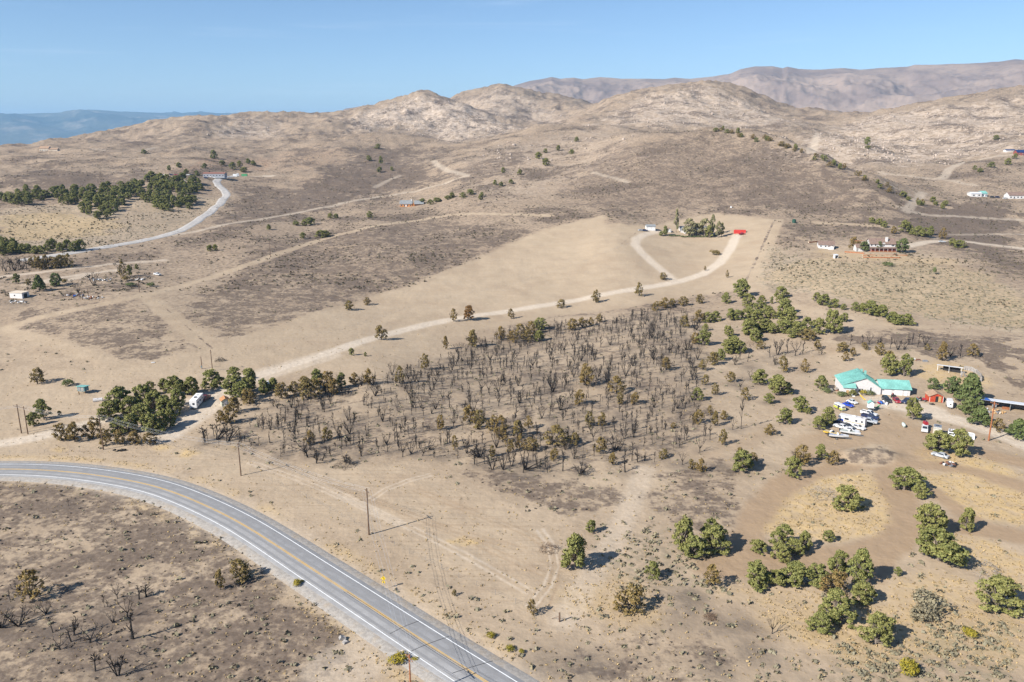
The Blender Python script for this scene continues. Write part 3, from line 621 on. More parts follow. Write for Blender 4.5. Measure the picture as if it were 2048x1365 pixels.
# ------------------------------------------------------------------ the ground sheet
ij = np.arange(H.size).reshape(H.shape)
quads = np.stack([ij[:-1, :-1], ij[:-1, 1:], ij[1:, 1:], ij[1:, :-1]], -1).reshape(-1, 4)
g = G('ground_soil')
burn, clear_, gravel, grass = g.attr('mask_a'); sage, rock, rust, path = g.attr('mask_b'); ash, scrub, furrow, _a = g.attr('mask_c')
n_big = g.noise(0.014, 2); n_mid = g.noise(0.085, 4, 0.6); n_fine = g.noise(0.75, 4, 0.65); n_tiny = g.noise(4.0, 2, 0.6)
n_mot = g.math('ADD', g.math('MULTIPLY', g.noise(0.17, 4, 0.6), 0.55), g.math('MULTIPLY', g.noise(0.55, 4, 0.65), 0.45)); n_dot = g.noise(0.42, 2, 0.5); n_dot2 = g.noise(0.05, 3, 0.6); n_rk = g.noise(0.11, 4, 0.68)
c = g.mix(g.step(g.math('ADD', g.math('MULTIPLY', n_big, 0.5), g.math('MULTIPLY', n_mid, 0.5)), 0.38, 0.62), (0.335, 0.254, 0.172), (0.425, 0.330, 0.227))
c = g.mix(g.math('MULTIPLY', g.step(n_fine, 0.45, 0.75), 0.5), c, (0.50, 0.39, 0.275))
c = g.mix(g.math('MULTIPLY', g.step(n_tiny, 0.55, 0.75), 0.32), c, (0.20, 0.15, 0.105))
c = g.mix(g.math('MULTIPLY', clear_, 0.45), c, (0.418, 0.327, 0.226))
c = g.mix(g.math('MULTIPLY', g.math('MULTIPLY', clear_, g.step(n_dot2, 0.45, 0.75)), 0.35), c, (0.30, 0.215, 0.145))
def streak(rot, name):
    mp = g.t.nodes.new('ShaderNodeMapping'); mp.inputs['Rotation'].default_value = (0, 0, rot); mp.inputs['Scale'].default_value = (0.035, 0.9, 0.2)
    g.t.links.new(g.tc.outputs['Object'], mp.inputs['Vector']); return g.step(g.noise(1.0, 3, 0.6, 0, mp.outputs[0]), 0.46, 0.70)
c = g.mix(g.math('MULTIPLY', g.math('MULTIPLY', furrow, streak(0.75, 'a')), 0.55), c, (0.31, 0.225, 0.148))
c = g.mix(g.math('MULTIPLY', g.math('MULTIPLY', g.math('SUBTRACT', clear_, furrow), streak(-1.0, 'b')), 0.35), c, (0.34, 0.25, 0.160))
c = g.mix(g.math('MULTIPLY', rust, g.step(n_mid, 0.3, 0.65)), c, (0.33, 0.165, 0.085))
c = g.mix(g.math('MULTIPLY', grass, g.math('ADD', 0.35, g.math('MULTIPLY', g.step(n_dot, 0.35, 0.65), 0.6))), c, (0.58, 0.41, 0.185))
c = g.mix(g.math('MULTIPLY', g.math('MULTIPLY', grass, g.step(n_fine, 0.5, 0.7)), 0.35), c, (0.27, 0.20, 0.11))
c = g.mix(g.math('MULTIPLY', sage, g.math('MULTIPLY', g.step(n_dot, 0.46, 0.58), 0.75)), c, (0.20, 0.185, 0.13))
c = g.mix(g.math('MULTIPLY', scrub, 0.8), c, g.mix(n_mid, (0.215, 0.155, 0.115), (0.335, 0.25, 0.18)))
sc_ = g.math('MULTIPLY', g.step(g.math('ADD', n_dot, g.math('MULTIPLY', scrub, 0.12)), 0.55, 0.68), g.math('MINIMUM', g.math('MULTIPLY', scrub, 1.3), 1.0))
c = g.mix(g.math('MULTIPLY', sc_, 0.8), c, (0.165, 0.128, 0.092))
c = g.mix(g.math('MULTIPLY', rock, g.step(n_rk, 0.36, 0.62)), c, (0.52, 0.42, 0.33))
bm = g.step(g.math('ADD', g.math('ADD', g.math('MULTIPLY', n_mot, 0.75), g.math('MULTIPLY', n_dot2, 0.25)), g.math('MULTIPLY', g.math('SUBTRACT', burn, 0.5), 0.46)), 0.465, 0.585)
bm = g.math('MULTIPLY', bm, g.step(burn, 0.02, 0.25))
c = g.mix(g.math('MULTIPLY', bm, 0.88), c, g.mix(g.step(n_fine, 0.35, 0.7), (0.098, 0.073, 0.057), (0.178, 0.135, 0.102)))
c = g.mix(g.math('MULTIPLY', ash, g.math('ADD', 0.45, g.math('MULTIPLY', g.step(n_fine, 0.3, 0.7), 0.5))), c, (0.112, 0.092, 0.076))  # ash tint that also carries the shade of the burnt trees
c = g.mix(g.math('MULTIPLY', path, 0.9), c, g.mix(n_fine, (0.285, 0.198, 0.122), (0.355, 0.252, 0.160)))
c = g.mix(gravel, c, g.mix(g.step(n_fine, 0.3, 0.7), (0.48, 0.395, 0.30), (0.57, 0.48, 0.375)))
g.put(g.b.inputs['Base Color'], c); g.b.inputs['Roughness'].default_value = 0.95; g.b.inputs['Specular IOR Level'].default_value = 0.1
g.bump(g.math('ADD', n_fine, g.math('ADD', g.math('MULTIPLY', n_dot, 1.5), g.math('MULTIPLY', bm, 0.25))), 0.35, 0.35)
gm = fast_mesh('ground', np.stack([GX, GY, H], -1).reshape(-1, 3), quads, g.m, True)
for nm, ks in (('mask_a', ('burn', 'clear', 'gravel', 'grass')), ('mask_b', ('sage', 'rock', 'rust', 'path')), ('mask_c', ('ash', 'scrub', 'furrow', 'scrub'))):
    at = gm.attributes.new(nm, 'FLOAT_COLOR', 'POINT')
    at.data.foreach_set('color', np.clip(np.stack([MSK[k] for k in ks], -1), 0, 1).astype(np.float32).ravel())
setp(link('ground', gm), kind='structure')

# ------------------------------------------------------------------ far ranges
def mountain(name, crest, r0, r1, base, cols, amp, scale, na=420, nr=130, wid=0.55, tex=(420, 90)):
    us = [c_[0] for c_ in crest]; az = [azel(*c_)[0] for c_ in crest]; el = [azel(*c_)[1] for c_ in crest]
    th = np.linspace(az[0], az[-1], na); e = np.interp(th, az, el)
    rad = np.linspace(r0, r1, nr); T_, R_ = np.meshgrid(th, rad); X, Y = R_ * np.sin(T_), R_ * np.cos(T_)
    rc = r0 + (r1 - r0) * wid
    zc = CAMH + rc * e[None, :] - base
    t = (R_ - r0) / (rc - r0); up = np.clip(t, 0, 1) ** 0.9; dn = 1 - np.clip((R_ - rc) / (r1 - rc), 0, 1) ** 1.4
    prof = np.where(R_ < rc, up, dn)
    nz = ridged(X / scale, Y / scale, 6, 0.55) - 0.8
    Z = base + zc * prof * (1 - 0.0 * nz) + amp * nz * np.clip(prof, 0, 1) * (1 - 0.96 * np.exp(-((R_ - rc) / (0.16 * (r1 - r0))) ** 2))
    q_ = np.arange(Z.size).reshape(Z.shape); q_ = np.stack([q_[:-1, :-1], q_[:-1, 1:], q_[1:, 1:], q_[1:, :-1]], -1).reshape(-1, 4)
    g = G(name + '_rock'); a = g.noise(1.0 / tex[0], 6, 0.65); b = g.noise(1.0 / tex[1], 5, 0.65)
    c = g.mix(g.step(a, 0.38, 0.62), cols[0], cols[1]); c = g.mix(g.math('MULTIPLY', g.step(b, 0.5, 0.68), 0.6), c, cols[2])
    g.put(g.b.inputs['Base Color'], c); g.b.inputs['Roughness'].default_value = 1.0; g.b.inputs['Specular IOR Level'].default_value = 0.0
    return setp(link(name, fast_mesh(name, np.stack([X, Y, Z], -1).reshape(-1, 3), q_, g.m, True)), kind='structure')
mountain('mountain_range', [(640,262),(690,222),(712,217),(740,218),(800,214),(900,205),(1000,188),(1030,172),(1060,164),(1085,160),(1103,156),(1120,160),(1146,158),(1165,161),(1200,157),(1240,160),(1290,159),(1330,160),(1350,157),(1380,159),(1430,154),(1460,150),(1480,141),(1510,135),(1545,134),(1565,138),(1575,134),(1600,139),(1640,141),(1690,139),(1720,141),(1760,137),(1790,136),(1815,134),(1830,130),(1860,129),(1900,128),(1960,127),(2000,125),(2030,121),(2060,123),(2200,117),(2500,110)],
         5600, 9800, -60, ((0.20, 0.15, 0.125), (0.30, 0.225, 0.175), (0.125, 0.10, 0.092)), 230, 1300, 620, 190, 0.45)
mountain('forested_range', [(-700,240),(-400,228),(-150,232),(0,231),(60,228),(120,227),(160,222),(195,221),(240,225),(300,226),(360,228),(420,226),(470,229),(520,232),(560,233),(620,234),(700,236),(760,250)],
         19000, 30000, -200, ((0.035, 0.05, 0.035), (0.09, 0.095, 0.065), (0.36, 0.30, 0.22)), 420, 3600, 420, 120, 0.5, (2600, 800))

# ------------------------------------------------------------------ highway
def strip(axis, prof, name, m_, parent=None, z0=0.0):        # sweep a cross-section [(offset, z)] along an axis
    t = np.gradient(axis, axis=0); t /= np.linalg.norm(t, axis=1)[:, None]; nn = np.stack([-t[:, 1], t[:, 0]], 1)
    co = []; k = len(prof)
    for a, n_ in zip(axis, nn):
        for o_, z in prof: co.append((a[0] + n_[0] * o_, a[1] + n_[1] * o_, z + z0))
    fs = [(i * k + j, (i + 1) * k + j, (i + 1) * k + j + 1, i * k + j + 1) for i in range(len(axis) - 1) for j in range(k - 1)]
    return link(name, fast_mesh(name, co, fs, m_, True), parent)
g = G('asphalt'); a = g.noise(0.35, 5, 0.65); b = g.noise(9, 3, 0.6)
c = g.mix(g.step(a, 0.3, 0.7), (0.255, 0.250, 0.245), (0.325, 0.318, 0.31)); c = g.mix(g.math('MULTIPLY', g.step(b, 0.5, 0.7), 0.3), c, (0.17, 0.167, 0.165))
g.put(g.b.inputs['Base Color'], c); g.b.inputs['Roughness'].default_value = 0.9; g.b.inputs['Specular IOR Level'].default_value = 0.2; ASPH = g.m
g = G('shoulder_gravel'); a = g.noise(1.1, 5, 0.7); b = g.noise(0.25, 4)
c = g.mix(g.step(a, 0.35, 0.65), (0.27, 0.245, 0.215), (0.38, 0.345, 0.30)); c = g.mix(g.math('MULTIPLY', g.step(b, 0.5, 0.7), 0.5), c, (0.36, 0.28, 0.19))
g.put(g.b.inputs['Base Color'], c); g.b.inputs['Roughness'].default_value = 1.0; g.bump(a, 0.5, 0.2); GRAV = g.m
setp(strip(HWAX, [(-7.6, -0.35), (-6.6, 0.06), (-4.8, 0.24), (4.8, 0.24), (6.4, 0.06), (7.6, -0.35)], 'road_shoulder', GRAV), kind='structure')
hwy = setp(strip(HWAX, [(-4.75, 0.20), (-4.5, 0.30), (0, 0.36), (4.5, 0.30), (4.75, 0.20)], 'highway', ASPH), kind='structure')
def paint_mat(name, rgb):
    g = G(name); a = g.noise(1.6, 5, 0.7); g.put(g.b.inputs['Base Color'], g.mix(g.math('MULTIPLY', g.step(a, 0.48, 0.72), 0.35), rgb, (0.3, 0.29, 0.28)))
    g.b.inputs['Roughness'].default_value = 0.8; return g.m
WPT, YPT = paint_mat('white_road_paint', (0.78, 0.78, 0.76)), paint_mat('yellow_road_paint', (0.66, 0.38, 0.05))
for o_ in (-3.62, 3.62): strip(HWAX, [(o_ - 0.09, 0.3185), (o_ + 0.09, 0.3185)], 'edge_line', WPT, hwy)
for o_ in (-0.16, 0.16): strip(HWAX, [(o_ - 0.075, 0.364), (o_ + 0.075, 0.364)], 'centre_line', YPT, hwy)
def drape(pts, width, name, m_, lift=0.25):
    w = wline(pts); L = np.concatenate([[0], np.cumsum(np.linalg.norm(np.diff(w, axis=0), axis=1))]); d = np.arange(0, L[-1], 4.0)
    ax = np.stack([np.interp(d, L, w[:, 0]), np.interp(d, L, w[:, 1])], 1)
    for _ in range(30): ax[1:-1] = 0.5 * ax[1:-1] + 0.25 * (ax[:-2] + ax[2:])
    t = np.gradient(ax, axis=0); t /= np.linalg.norm(t, axis=1)[:, None]; nn = np.stack([-t[:, 1], t[:, 0]], 1); co = []
    offs = (-0.62, -0.5, -0.25, 0, 0.25, 0.5, 0.62)
    for a, n_ in zip(ax, nn):
        for o_ in offs:
            x, y = a + n_ * o_ * width; co.append((x, y, ground(x, y) + (lift if abs(o_) < 0.6 else -0.5)))
    k = len(offs); fs = [(i * k + j, (i + 1) * k + j, (i + 1) * k + j + 1, i * k + j + 1) for i in range(len(ax) - 1) for j in range(k - 1)]
    return setp(link(name, fast_mesh(name, co, fs, m_, True)), kind='structure')
g = G('pale_road_surface'); a = g.noise(0.3, 4, 0.6); g.put(g.b.inputs['Base Color'], g.mix(g.step(a, 0.35, 0.65), (0.36, 0.335, 0.305), (0.45, 0.42, 0.385))); g.b.inputs['Roughness'].default_value = 0.95
drape([(40,522),(150,506),(250,488),(335,472),(385,450),(420,425),(448,398),(456,387),(440,375),(430,364),(440,356),(475,352)], 8.0, 'ranch_road', g.m)
SEAL = mat('crack_sealant', (0.035, 0.035, 0.037), 0.6)
def seal(name, pts, wdt):
    line = np.array([flat(*p) for p in pts]); line = road_axis(line, 0.5) if len(line) > 2 else np.linspace(line[0], line[-1], 20)
    dd = dist_poly(line[:, 0], line[:, 1], HWAX)
    t = np.gradient(line, axis=0); t /= np.linalg.norm(t, axis=1)[:, None]; nn = np.stack([-t[:, 1], t[:, 0]], 1) * wdt
    zz = 0.376 - 0.0133 * np.clip(dd, 0, 4.5) 
    co = [(p[0] + s_ * n_[0], p[1] + s_ * n_[1], z) for p, n_, z in zip(line, nn, zz) for s_ in (-1, 1)]
    link(name, fast_mesh(name, co, [(2*i, 2*i+1, 2*i+3, 2*i+2) for i in range(len(line) - 1)], SEAL), hwy)
WTK = paint_mat('wheel_polish', (0.235, 0.23, 0.226))
for o_ in (-2.75, -1.0, 1.0, 2.75): strip(HWAX, [(o_ - 0.32, 0.366 - 0.0133 * abs(o_ - 0.32)), (o_ + 0.32, 0.366 - 0.0133 * abs(o_ + 0.32))], 'wheel_track', WTK, hwy)
for pts_ in ([(780,1271),(806,1258),(838,1245)], [(822,1306),(850,1294),(898,1276)], [(905,1350),(985,1325)]): seal('crack_seal', pts_, 0.06)
for dx in (-3, 3.5): seal('crack_seal', [(690 + dx, 1187), (770 + dx, 1239), (850 + dx, 1293), (940 + dx, 1350)], 0.04)

# ------------------------------------------------------------------ mesh builder
class MB:
    def __init__(s): s.v = []; s.f = []
    def add(s, vs, fs):
        b = len(s.v); s.v += [tuple(p) for p in vs]; s.f += [tuple(i + b for i in f) for f in fs]; return s
    def box(s, x0, x1, y0, y1, z0, z1, tx=0.0, ty=0.0):      # tx, ty: how far the top is drawn in
        return s.add([(x0, y0, z0), (x1, y0, z0), (x1, y1, z0), (x0, y1, z0), (x0 + tx, y0 + ty, z1), (x1 - tx, y0 + ty, z1), (x1 - tx, y1 - ty, z1), (x0 + tx, y1 - ty, z1)],
                     [(0, 3, 2, 1), (4, 5, 6, 7), (0, 1, 5, 4), (1, 2, 6, 5), (2, 3, 7, 6), (3, 0, 4, 7)])
    def slab(s, quad, t):                                     # four corners, thickened downwards
        q = [Vector(p) for p in quad]; d = Vector((0, 0, -t))
        return s.add(q + [p + d for p in q], [(0, 1, 2, 3), (7, 6, 5, 4), (0, 4, 5, 1), (1, 5, 6, 2), (2, 6, 7, 3), (3, 7, 4, 0)])
    def tube(s, p0, p1, r0, r1=None, n=6, caps=True):
        p0, p1 = Vector(p0), Vector(p1); r1 = r0 if r1 is None else r1
        d = (p1 - p0).normalized(); a = d.orthogonal().normalized(); b = d.cross(a)
        vs = [p + (a * math.cos(2 * math.pi * k / n) + b * math.sin(2 * math.pi * k / n)) * r for p, r in ((p0, r0), (p1, r1)) for k in range(n)]
        fs = [(k, (k + 1) % n, n + (k + 1) % n, n + k) for k in range(n)]
        if caps: fs += [tuple(range(n))[::-1], tuple(range(n, 2 * n))]
        return s.add(vs, fs)
    def loft(s, rings, cap=True):                             # equal-length closed rings
        n = len(rings[0]); vs = [p for r in rings for p in r]
        fs = [(i * n + k, i * n + (k + 1) % n, (i + 1) * n + (k + 1) % n, (i + 1) * n + k) for i in range(len(rings) - 1) for k in range(n)]
        if cap: fs += [tuple(range(n))[::-1], tuple(range((len(rings) - 1) * n, len(rings) * n))]
        return s.add(vs, fs)
    def prism(s, prof, y0, y1):                               # profile in x, z swept along y
        return s.loft([[(x, y0, z) for x, z in prof], [(x, y1, z) for x, z in prof]])
    def mesh(s, name, m, smooth=False):
        me = bpy.data.meshes.new(name); me.from_pydata(s.v, [], s.f); me.update()
        if smooth: me.polygons.foreach_set('use_smooth', np.ones(len(me.polygons), bool))
        me.materials.append(m); return me
    def build(s, name, m, parent=None, smooth=False): return link(name, s.mesh(name, m, smooth), parent)

# ------------------------------------------------------------------ trees
BARK = mat('juniper_bark', (0.19, 0.155, 0.125), 0.95, 0.25, 6)
CHAR = mat('charred_wood', (0.022, 0.019, 0.018), 0.9, 0.35, 5)
SCORCH = mat('scorched_bark', (0.055, 0.045, 0.038), 0.9, 0.35, 5)
GREYW = mat('weathered_wood', (0.27, 0.245, 0.225), 0.9, 0.3, 5)
def leaf_mat(name, dark, light, warm):
    g = G(name); oi = g.t.nodes.new('ShaderNodeObjectInfo'); r, gg, b, al = g.attr('leaf')
    c = g.mix(r, dark, light); c = g.mix(g.math('MULTIPLY', g.step(gg, 0.55, 1.0), 0.55), c, warm)
    c = g.mix(g.math('MULTIPLY', oi.outputs['Random'], 0.35), c, warm)
    g.put(g.b.inputs['Base Color'], c); g.b.inputs['Roughness'].default_value = 0.8; g.b.inputs['Specular IOR Level'].default_value = 0.15
    return g.m
LEAF = {'g': leaf_mat('juniper_foliage', (0.100, 0.114, 0.032), (0.235, 0.240, 0.080), (0.27, 0.24, 0.08)),
        's': leaf_mat('singed_foliage', (0.135, 0.112, 0.042), (0.26, 0.20, 0.075), (0.27, 0.16, 0.06)),
        'o': leaf_mat('dead_foliage', (0.15, 0.085, 0.03), (0.22, 0.125, 0.045), (0.24, 0.12, 0.04)),
        'p': leaf_mat('pine_foliage', (0.055, 0.085, 0.028), (0.13, 0.165, 0.055), (0.16, 0.16, 0.06)),
        'd': leaf_mat('broad_foliage', (0.07, 0.10, 0.034), (0.15, 0.185, 0.07), (0.18, 0.17, 0.075)),
        'w': leaf_mat('poplar_foliage', (0.15, 0.155, 0.075), (0.28, 0.26, 0.14), (0.30, 0.25, 0.13)),
        'y': leaf_mat('rabbitbrush_foliage', (0.14, 0.14, 0.03), (0.32, 0.26, 0.03), (0.40, 0.29, 0.03)),
        'a': leaf_mat('sage_foliage', (0.16, 0.145, 0.095), (0.25, 0.225, 0.155), (0.26, 0.21, 0.12))}
def leaf_mesh(name, pts, nrm, size, m, rng, jit=0.55):
    k = len(pts); nrm = nrm + rng.normal(0, jit, (k, 3)); nrm /= np.linalg.norm(nrm, axis=1)[:, None]
    a = np.cross(nrm, rng.normal(0, 1, (k, 3))); a /= np.linalg.norm(a, axis=1)[:, None] + 1e-9; b = np.cross(nrm, a)
    sz = (size * rng.uniform(0.6, 1.3, k))[:, None]; a = a * sz; b = b * sz * 0.75
    co = np.stack([pts - a - b * 0.6, pts + a * 0.7 - b, pts + a + b * 0.5, pts - a * 0.5 + b], 1).reshape(-1, 3)
    me = fast_mesh(name, co, np.arange(4 * k).reshape(-1, 4), m)
    at = me.attributes.new('leaf', 'FLOAT_COLOR', 'POINT'); cl = np.zeros((k, 4), np.float32)
    cl[:, 0] = np.clip(0.5 + 0.35 * fbm(pts[:, 0] * 5 + pts[:, 2] * 3, pts[:, 1] * 5, 2) * 2 + rng.uniform(-.3, .3, k), 0, 1); cl[:, 1] = rng.uniform(0, 1, k); cl[:, 3] = 1
    at.data.foreach_set('color', np.repeat(cl, 4, 0).ravel()); return me
def crown_pts(rng, lobes, per):
    P_, N_ = [], []
    L = np.array(lobes)
    for x, y, z, r in lobes:
        d = rng.normal(0, 1, (per, 3)); d[:, 2] = np.abs(d[:, 2]) * 0.9 - 0.35; d /= np.linalg.norm(d, axis=1)[:, None]
        p = np.array([x, y, z]) + d * r * rng.uniform(0.45, 1.25, per)[:, None]
        ins = (np.linalg.norm(p[:, None, :] - L[None, :, :3], axis=2) < L[:, 3] * 0.55).sum(1) > 0
        P_.append(p[~ins]); N_.append(d[~ins])
    return np.vstack(P_), np.vstack(N_)
def branches(mb, rng, p, d, ln, r, depth, spread, up, nsub=3):
    q = p
    seg = 2
    for k in range(seg):
        d = (d + rng.normal(0, 0.10, 3) + np.array([0, 0, up * 0.12])); d /= np.linalg.norm(d)
        q2 = q + d * ln / seg; mb.tube(q, q2, r * (1 - 0.3 * k / seg), r * (1 - 0.3 * (k + 1) / seg), 3, False); q = q2
    if depth == 0: return
    for _ in range(nsub):
        e = d + rng.normal(0, spread, 3); e[2] = e[2] * 0.7 + up * 0.35; e /= np.linalg.norm(e)
        branches(mb, rng, p + (q - p) * rng.uniform(0.45, 1.0), e, ln * rng.uniform(0.5, 0.8), r * 0.55, depth - 1, spread, up, nsub)
def stem_mesh(rng, m, h=0.55, lobes=None):
    mb = MB(); mb.tube((0, 0, -0.03), (rng.uniform(-.02, .02), rng.uniform(-.02, .02), 0.25), 0.035, 0.028, 6); mb.tube((0, 0, 0.22), (0, 0, h), 0.028, 0.012, 5)
    for x, y, z, r in (lobes or []):
        if rng.random() < 0.6: mb.tube((0, 0, z * 0.3 + 0.03), (x * 1.06, y * 1.06, z + r * 0.3), 0.014, 0.005, 4, False)
    return mb.mesh('trunk', m)
def lobes_for(kind, rng):
    L = []
    if kind in 'gsod':
        top = rng.uniform(0.0, 0.55); lean = rng.normal(0, 0.06, 2); ph = rng.uniform(0, 6.28)
        for k in range(58):
            t = rng.uniform(0, 1) ** 0.85; a = rng.uniform(0, 6.28)
            prof = math.sqrt(max(0.02, 1 - (2 * t - 0.75) ** 2 * (0.55 if t < 0.4 else 0.62))) * (1 - top * max(0, t - 0.4))
            rad = 0.43 * prof * (0.82 + 0.2 * math.sin(2 * a + ph) + 0.16 * math.sin(3 * a - ph + 4 * t)) * rng.uniform(0.2, 1) ** 0.35
            L.append((rad * math.cos(a) + lean[0] * t, rad * math.sin(a) + lean[1] * t, 0.08 + 0.84 * t, rng.uniform(0.055, 0.105)))
    elif kind == 'p':
        for k in range(20):
            t = k / 19; a = k * 2.4; rad = 0.36 * (1 - t) ** 0.7 + 0.02
            L.append((rad * math.cos(a), rad * math.sin(a), 0.16 + 0.74 * t, 0.17 * (1 - 0.45 * t)))
    elif kind == 'w':
        for k in range(16):
            a = rng.uniform(0, 6.28); t = k / 15; rad = 0.22 * math.sin(math.pi * min(1, 0.2 + 0.8 * t)); L.append((rad * math.cos(a), rad * math.sin(a), 0.2 + 0.75 * t, 0.11))
    elif kind == 'bush':
        for k in range(9):
            a = rng.uniform(0, 6.28); rad = 0.34 * math.sqrt(rng.uniform(0, 1)); L.append((rad * math.cos(a), rad * math.sin(a), rng.uniform(0.25, 0.55), rng.uniform(0.2, 0.36)))
    return L
VAR = {}
def variants(kind, n, per, size):
    out = []
    for k in range(n):
        rng = np.random.default_rng(1000 + 37 * k + sum(map(ord, kind)))
        L = lobes_for(kind, rng)
        p, n_ = crown_pts(rng, L, per); 
        if kind in 's': 
            keep = (fbm(p[:, 0] * 4 + k * 5, p[:, 1] * 4 + p[:, 2] * 3, 2) > -0.16); p, n_ = p[keep], n_[keep]
        lm = leaf_mesh('crown', p, n_, size, LEAF[kind], rng)
        if kind == 's':
            mb = MB(); mb.tube((0, 0, -0.03), (0, 0, 0.3), 0.035, 0.028, 5)
            for j in range(5): branches(mb, rng, np.array([0, 0, 0.05 + 0.05 * j]), np.array([math.cos(j * 1.26), math.sin(j * 1.26), 1.0]), 0.42, 0.018, 2, 0.55, 0.5, 3)
            tm = mb.mesh('trunk', SCORCH)
        else: tm = stem_mesh(rng, BARK, 0.6, L)
        out.append((tm, lm))
    return out
VAR['g'] = variants('g', 9, 84, 0.0265); VAR['s'] = variants('s', 7, 56, 0.027); VAR['o'] = variants('o', 1, 55, 0.03)
VAR['p'] = variants('p', 3, 110, 0.042); VAR['d'] = variants('d', 3, 55, 0.032); VAR['w'] = variants('w', 2, 80, 0.035)
def burnt_variant(k):
    rng = np.random.default_rng(500 + k); tb, bb = MB(), MB()
    def mast(x, y, lx, ly, h, r):
        p0 = np.array([x, y, -0.04]); p1 = np.array([x + lx * 0.5 + rng.normal(0, .012), y + ly * 0.5 + rng.normal(0, .012), h * 0.5]); p2 = np.array([x + lx, y + ly, h])
        tb.tube(p0, p1, r, r * 0.72, 4, False); tb.tube(p1, p2, r * 0.72, r * 0.25, 4, False)
        for j in range(int(9 * h + 3)):
            t = rng.uniform(0.22, 0.96); b = p0 + (p1 - p0) * (2 * t) if t < .5 else p1 + (p2 - p1) * (2 * t - 1)
            a = rng.uniform(0, 6.28); up = rng.uniform(0.5, 1.3)
            branches(bb, rng, b, np.array([math.cos(a), math.sin(a), up]), 0.24 * h * (1.15 - t) + 0.05, r * 0.5, 1, 0.5, 0.8, 3)
    style = k % 5
    if style == 0: mast(0, 0, rng.normal(0, .05), rng.normal(0, .05), 1.0, 0.030)
    elif style == 1:
        for j in range(4):
            a = j * 1.57 + rng.uniform(-.5, .5); mast(0.02 * math.cos(a), 0.02 * math.sin(a), 0.30 * math.cos(a), 0.30 * math.sin(a), rng.uniform(.65, 1.0), 0.023)
    elif style == 2:
        for j in range(3):
            a = rng.uniform(0, 6.28); mast(0.16 * math.cos(a), 0.16 * math.sin(a), rng.normal(0, .06), rng.normal(0, .06), rng.uniform(.55, 1.0), 0.024)
    elif style == 3:                                          # fan of stems from the ground
        for j in range(8):
            a = j * 0.79 + rng.uniform(-.3, .3); d = np.array([math.cos(a) * 0.6, math.sin(a) * 0.6, 1.0]); d /= np.linalg.norm(d)
            q = np.array([0, 0, 0.02]) + d * 0.35; tb.tube((0, 0, -0.04), q, 0.022, 0.016, 4, False)
            branches(bb, rng, q, d, 0.34, 0.013, 2, 0.42, 0.8, 3)
    else:                                                     # forked trunk, broad top
        tb.tube((0, 0, -0.04), (0.03, 0, 0.24), 0.030, 0.024, 5, False)
        for j in range(6):
            a = j * 1.05 + 0.3; d = np.array([math.cos(a) * 0.7, math.sin(a) * 0.7, 1.0]); d /= np.linalg.norm(d); q = np.array([0.03, 0, 0.23]) + d * 0.25
            tb.tube((0.03, 0, 0.22), q, 0.018, 0.013, 4, False); branches(bb, rng, q, d, 0.32, 0.012, 2, 0.45, 0.7, 3)
    return tb.mesh('trunk', CHAR), bb.mesh('branches', CHAR)
VAR['b'] = [burnt_variant(k) for k in range(15)]
NAME = {'g': ('juniper_tree', 'crown'), 's': ('singed_juniper', 'crown'), 'o': ('dead_juniper', 'crown'), 'p': ('pine_tree', 'crown'), 'd': ('leafy_tree', 'crown'), 'w': ('poplar_tree', 'crown'), 'b': ('burnt_juniper', 'branches')}
def plant(kind, loc, w, h, label, group=None, tilt=0.0):
    nm, cn = NAME[kind]
    o = thing(nm, label, 'tree', loc, random.uniform(0, 6.28), group); o.scale = (w, w, h)
    if tilt: o.rotation_euler = (random.uniform(-tilt, tilt), random.uniform(-tilt, tilt), random.uniform(0, 6.28))
    tm, cm = random.choice(VAR[kind]); link('trunk', tm, o); c_ = link(cn, cm, o)
    c_['kind'] = 'stuff'; return o
FITW = {'g': 0.86, 's': 0.86, 'o': 0.86, 'p': 0.85, 'd': 0.85, 'w': 0.55, 'b': 0.8}
def plant_px(kind, u, v, w, h, label, group=None, tilt=0.0):
    p = P(u, v); s_ = depth_scale(p)
    return plant(kind, p, max(0.4, w * s_ / FITW[kind]), max(0.5, h * s_ * 1.12), label, group, tilt)
ORDW = 'leftmost|second from left|third from left|fourth from left|fifth from left|sixth from left|seventh from left|eighth from left|ninth from left|tenth from left|eleventh from left|twelfth from left|thirteenth from left|fourteenth from left|fifteenth from left|sixteenth from left|seventeenth from left|eighteenth from left|nineteenth from left|twentieth from left'.split('|')
ORD = {}
for key, (grp, lab, kd, lst) in CL_.items():
    if True:
        for kk in set((t[4] if len(t) > 4 else kd) for t in lst):
            same = sorted([t for t in lst if (t[4] if len(t) > 4 else kd) == kk], key=lambda t: t[0])
            for r_, t in enumerate(same if len(same) <= 20 else []): ORD[(key, id(t))] = ORDW[r_]
for t in FG: plant_px(t[4], *t[:4], t[5])
for key, (grp, lab, kd, lst) in CL_.items():
    for t in lst:
        k = t[4] if len(t) > 4 else kd
        lb = lab
        if k != kd:
            lb = lab.replace('olive juniper', 'juniper'); 
            sw = {'g': 'greener', 's': 'browned', 'b': 'bare charred'}[k]
            for wd in ('half green', 'green', 'scorched', 'singed dark', 'olive', 'small dark'): lb = lb.replace(wd + ' ', sw + ' ', 1) if lb.startswith(wd + ' ') else lb
            if lb == lab.replace('olive juniper', 'juniper'): lb = sw + ' ' + lb
        if ORD.get((key, id(t))): lb2 = ORD[(key, id(t))] + ' ' + lb; lb = lb2 if len(lb2.split()) <= 16 else lb
        plant_px(k, *t[:4], lb, grp + ('' if k == kd else ', ' + {'g': 'greener ones', 's': 'browned ones', 'b': 'charred ones'}[k]), 0.5 if key == 'oddburn' else 0.0)
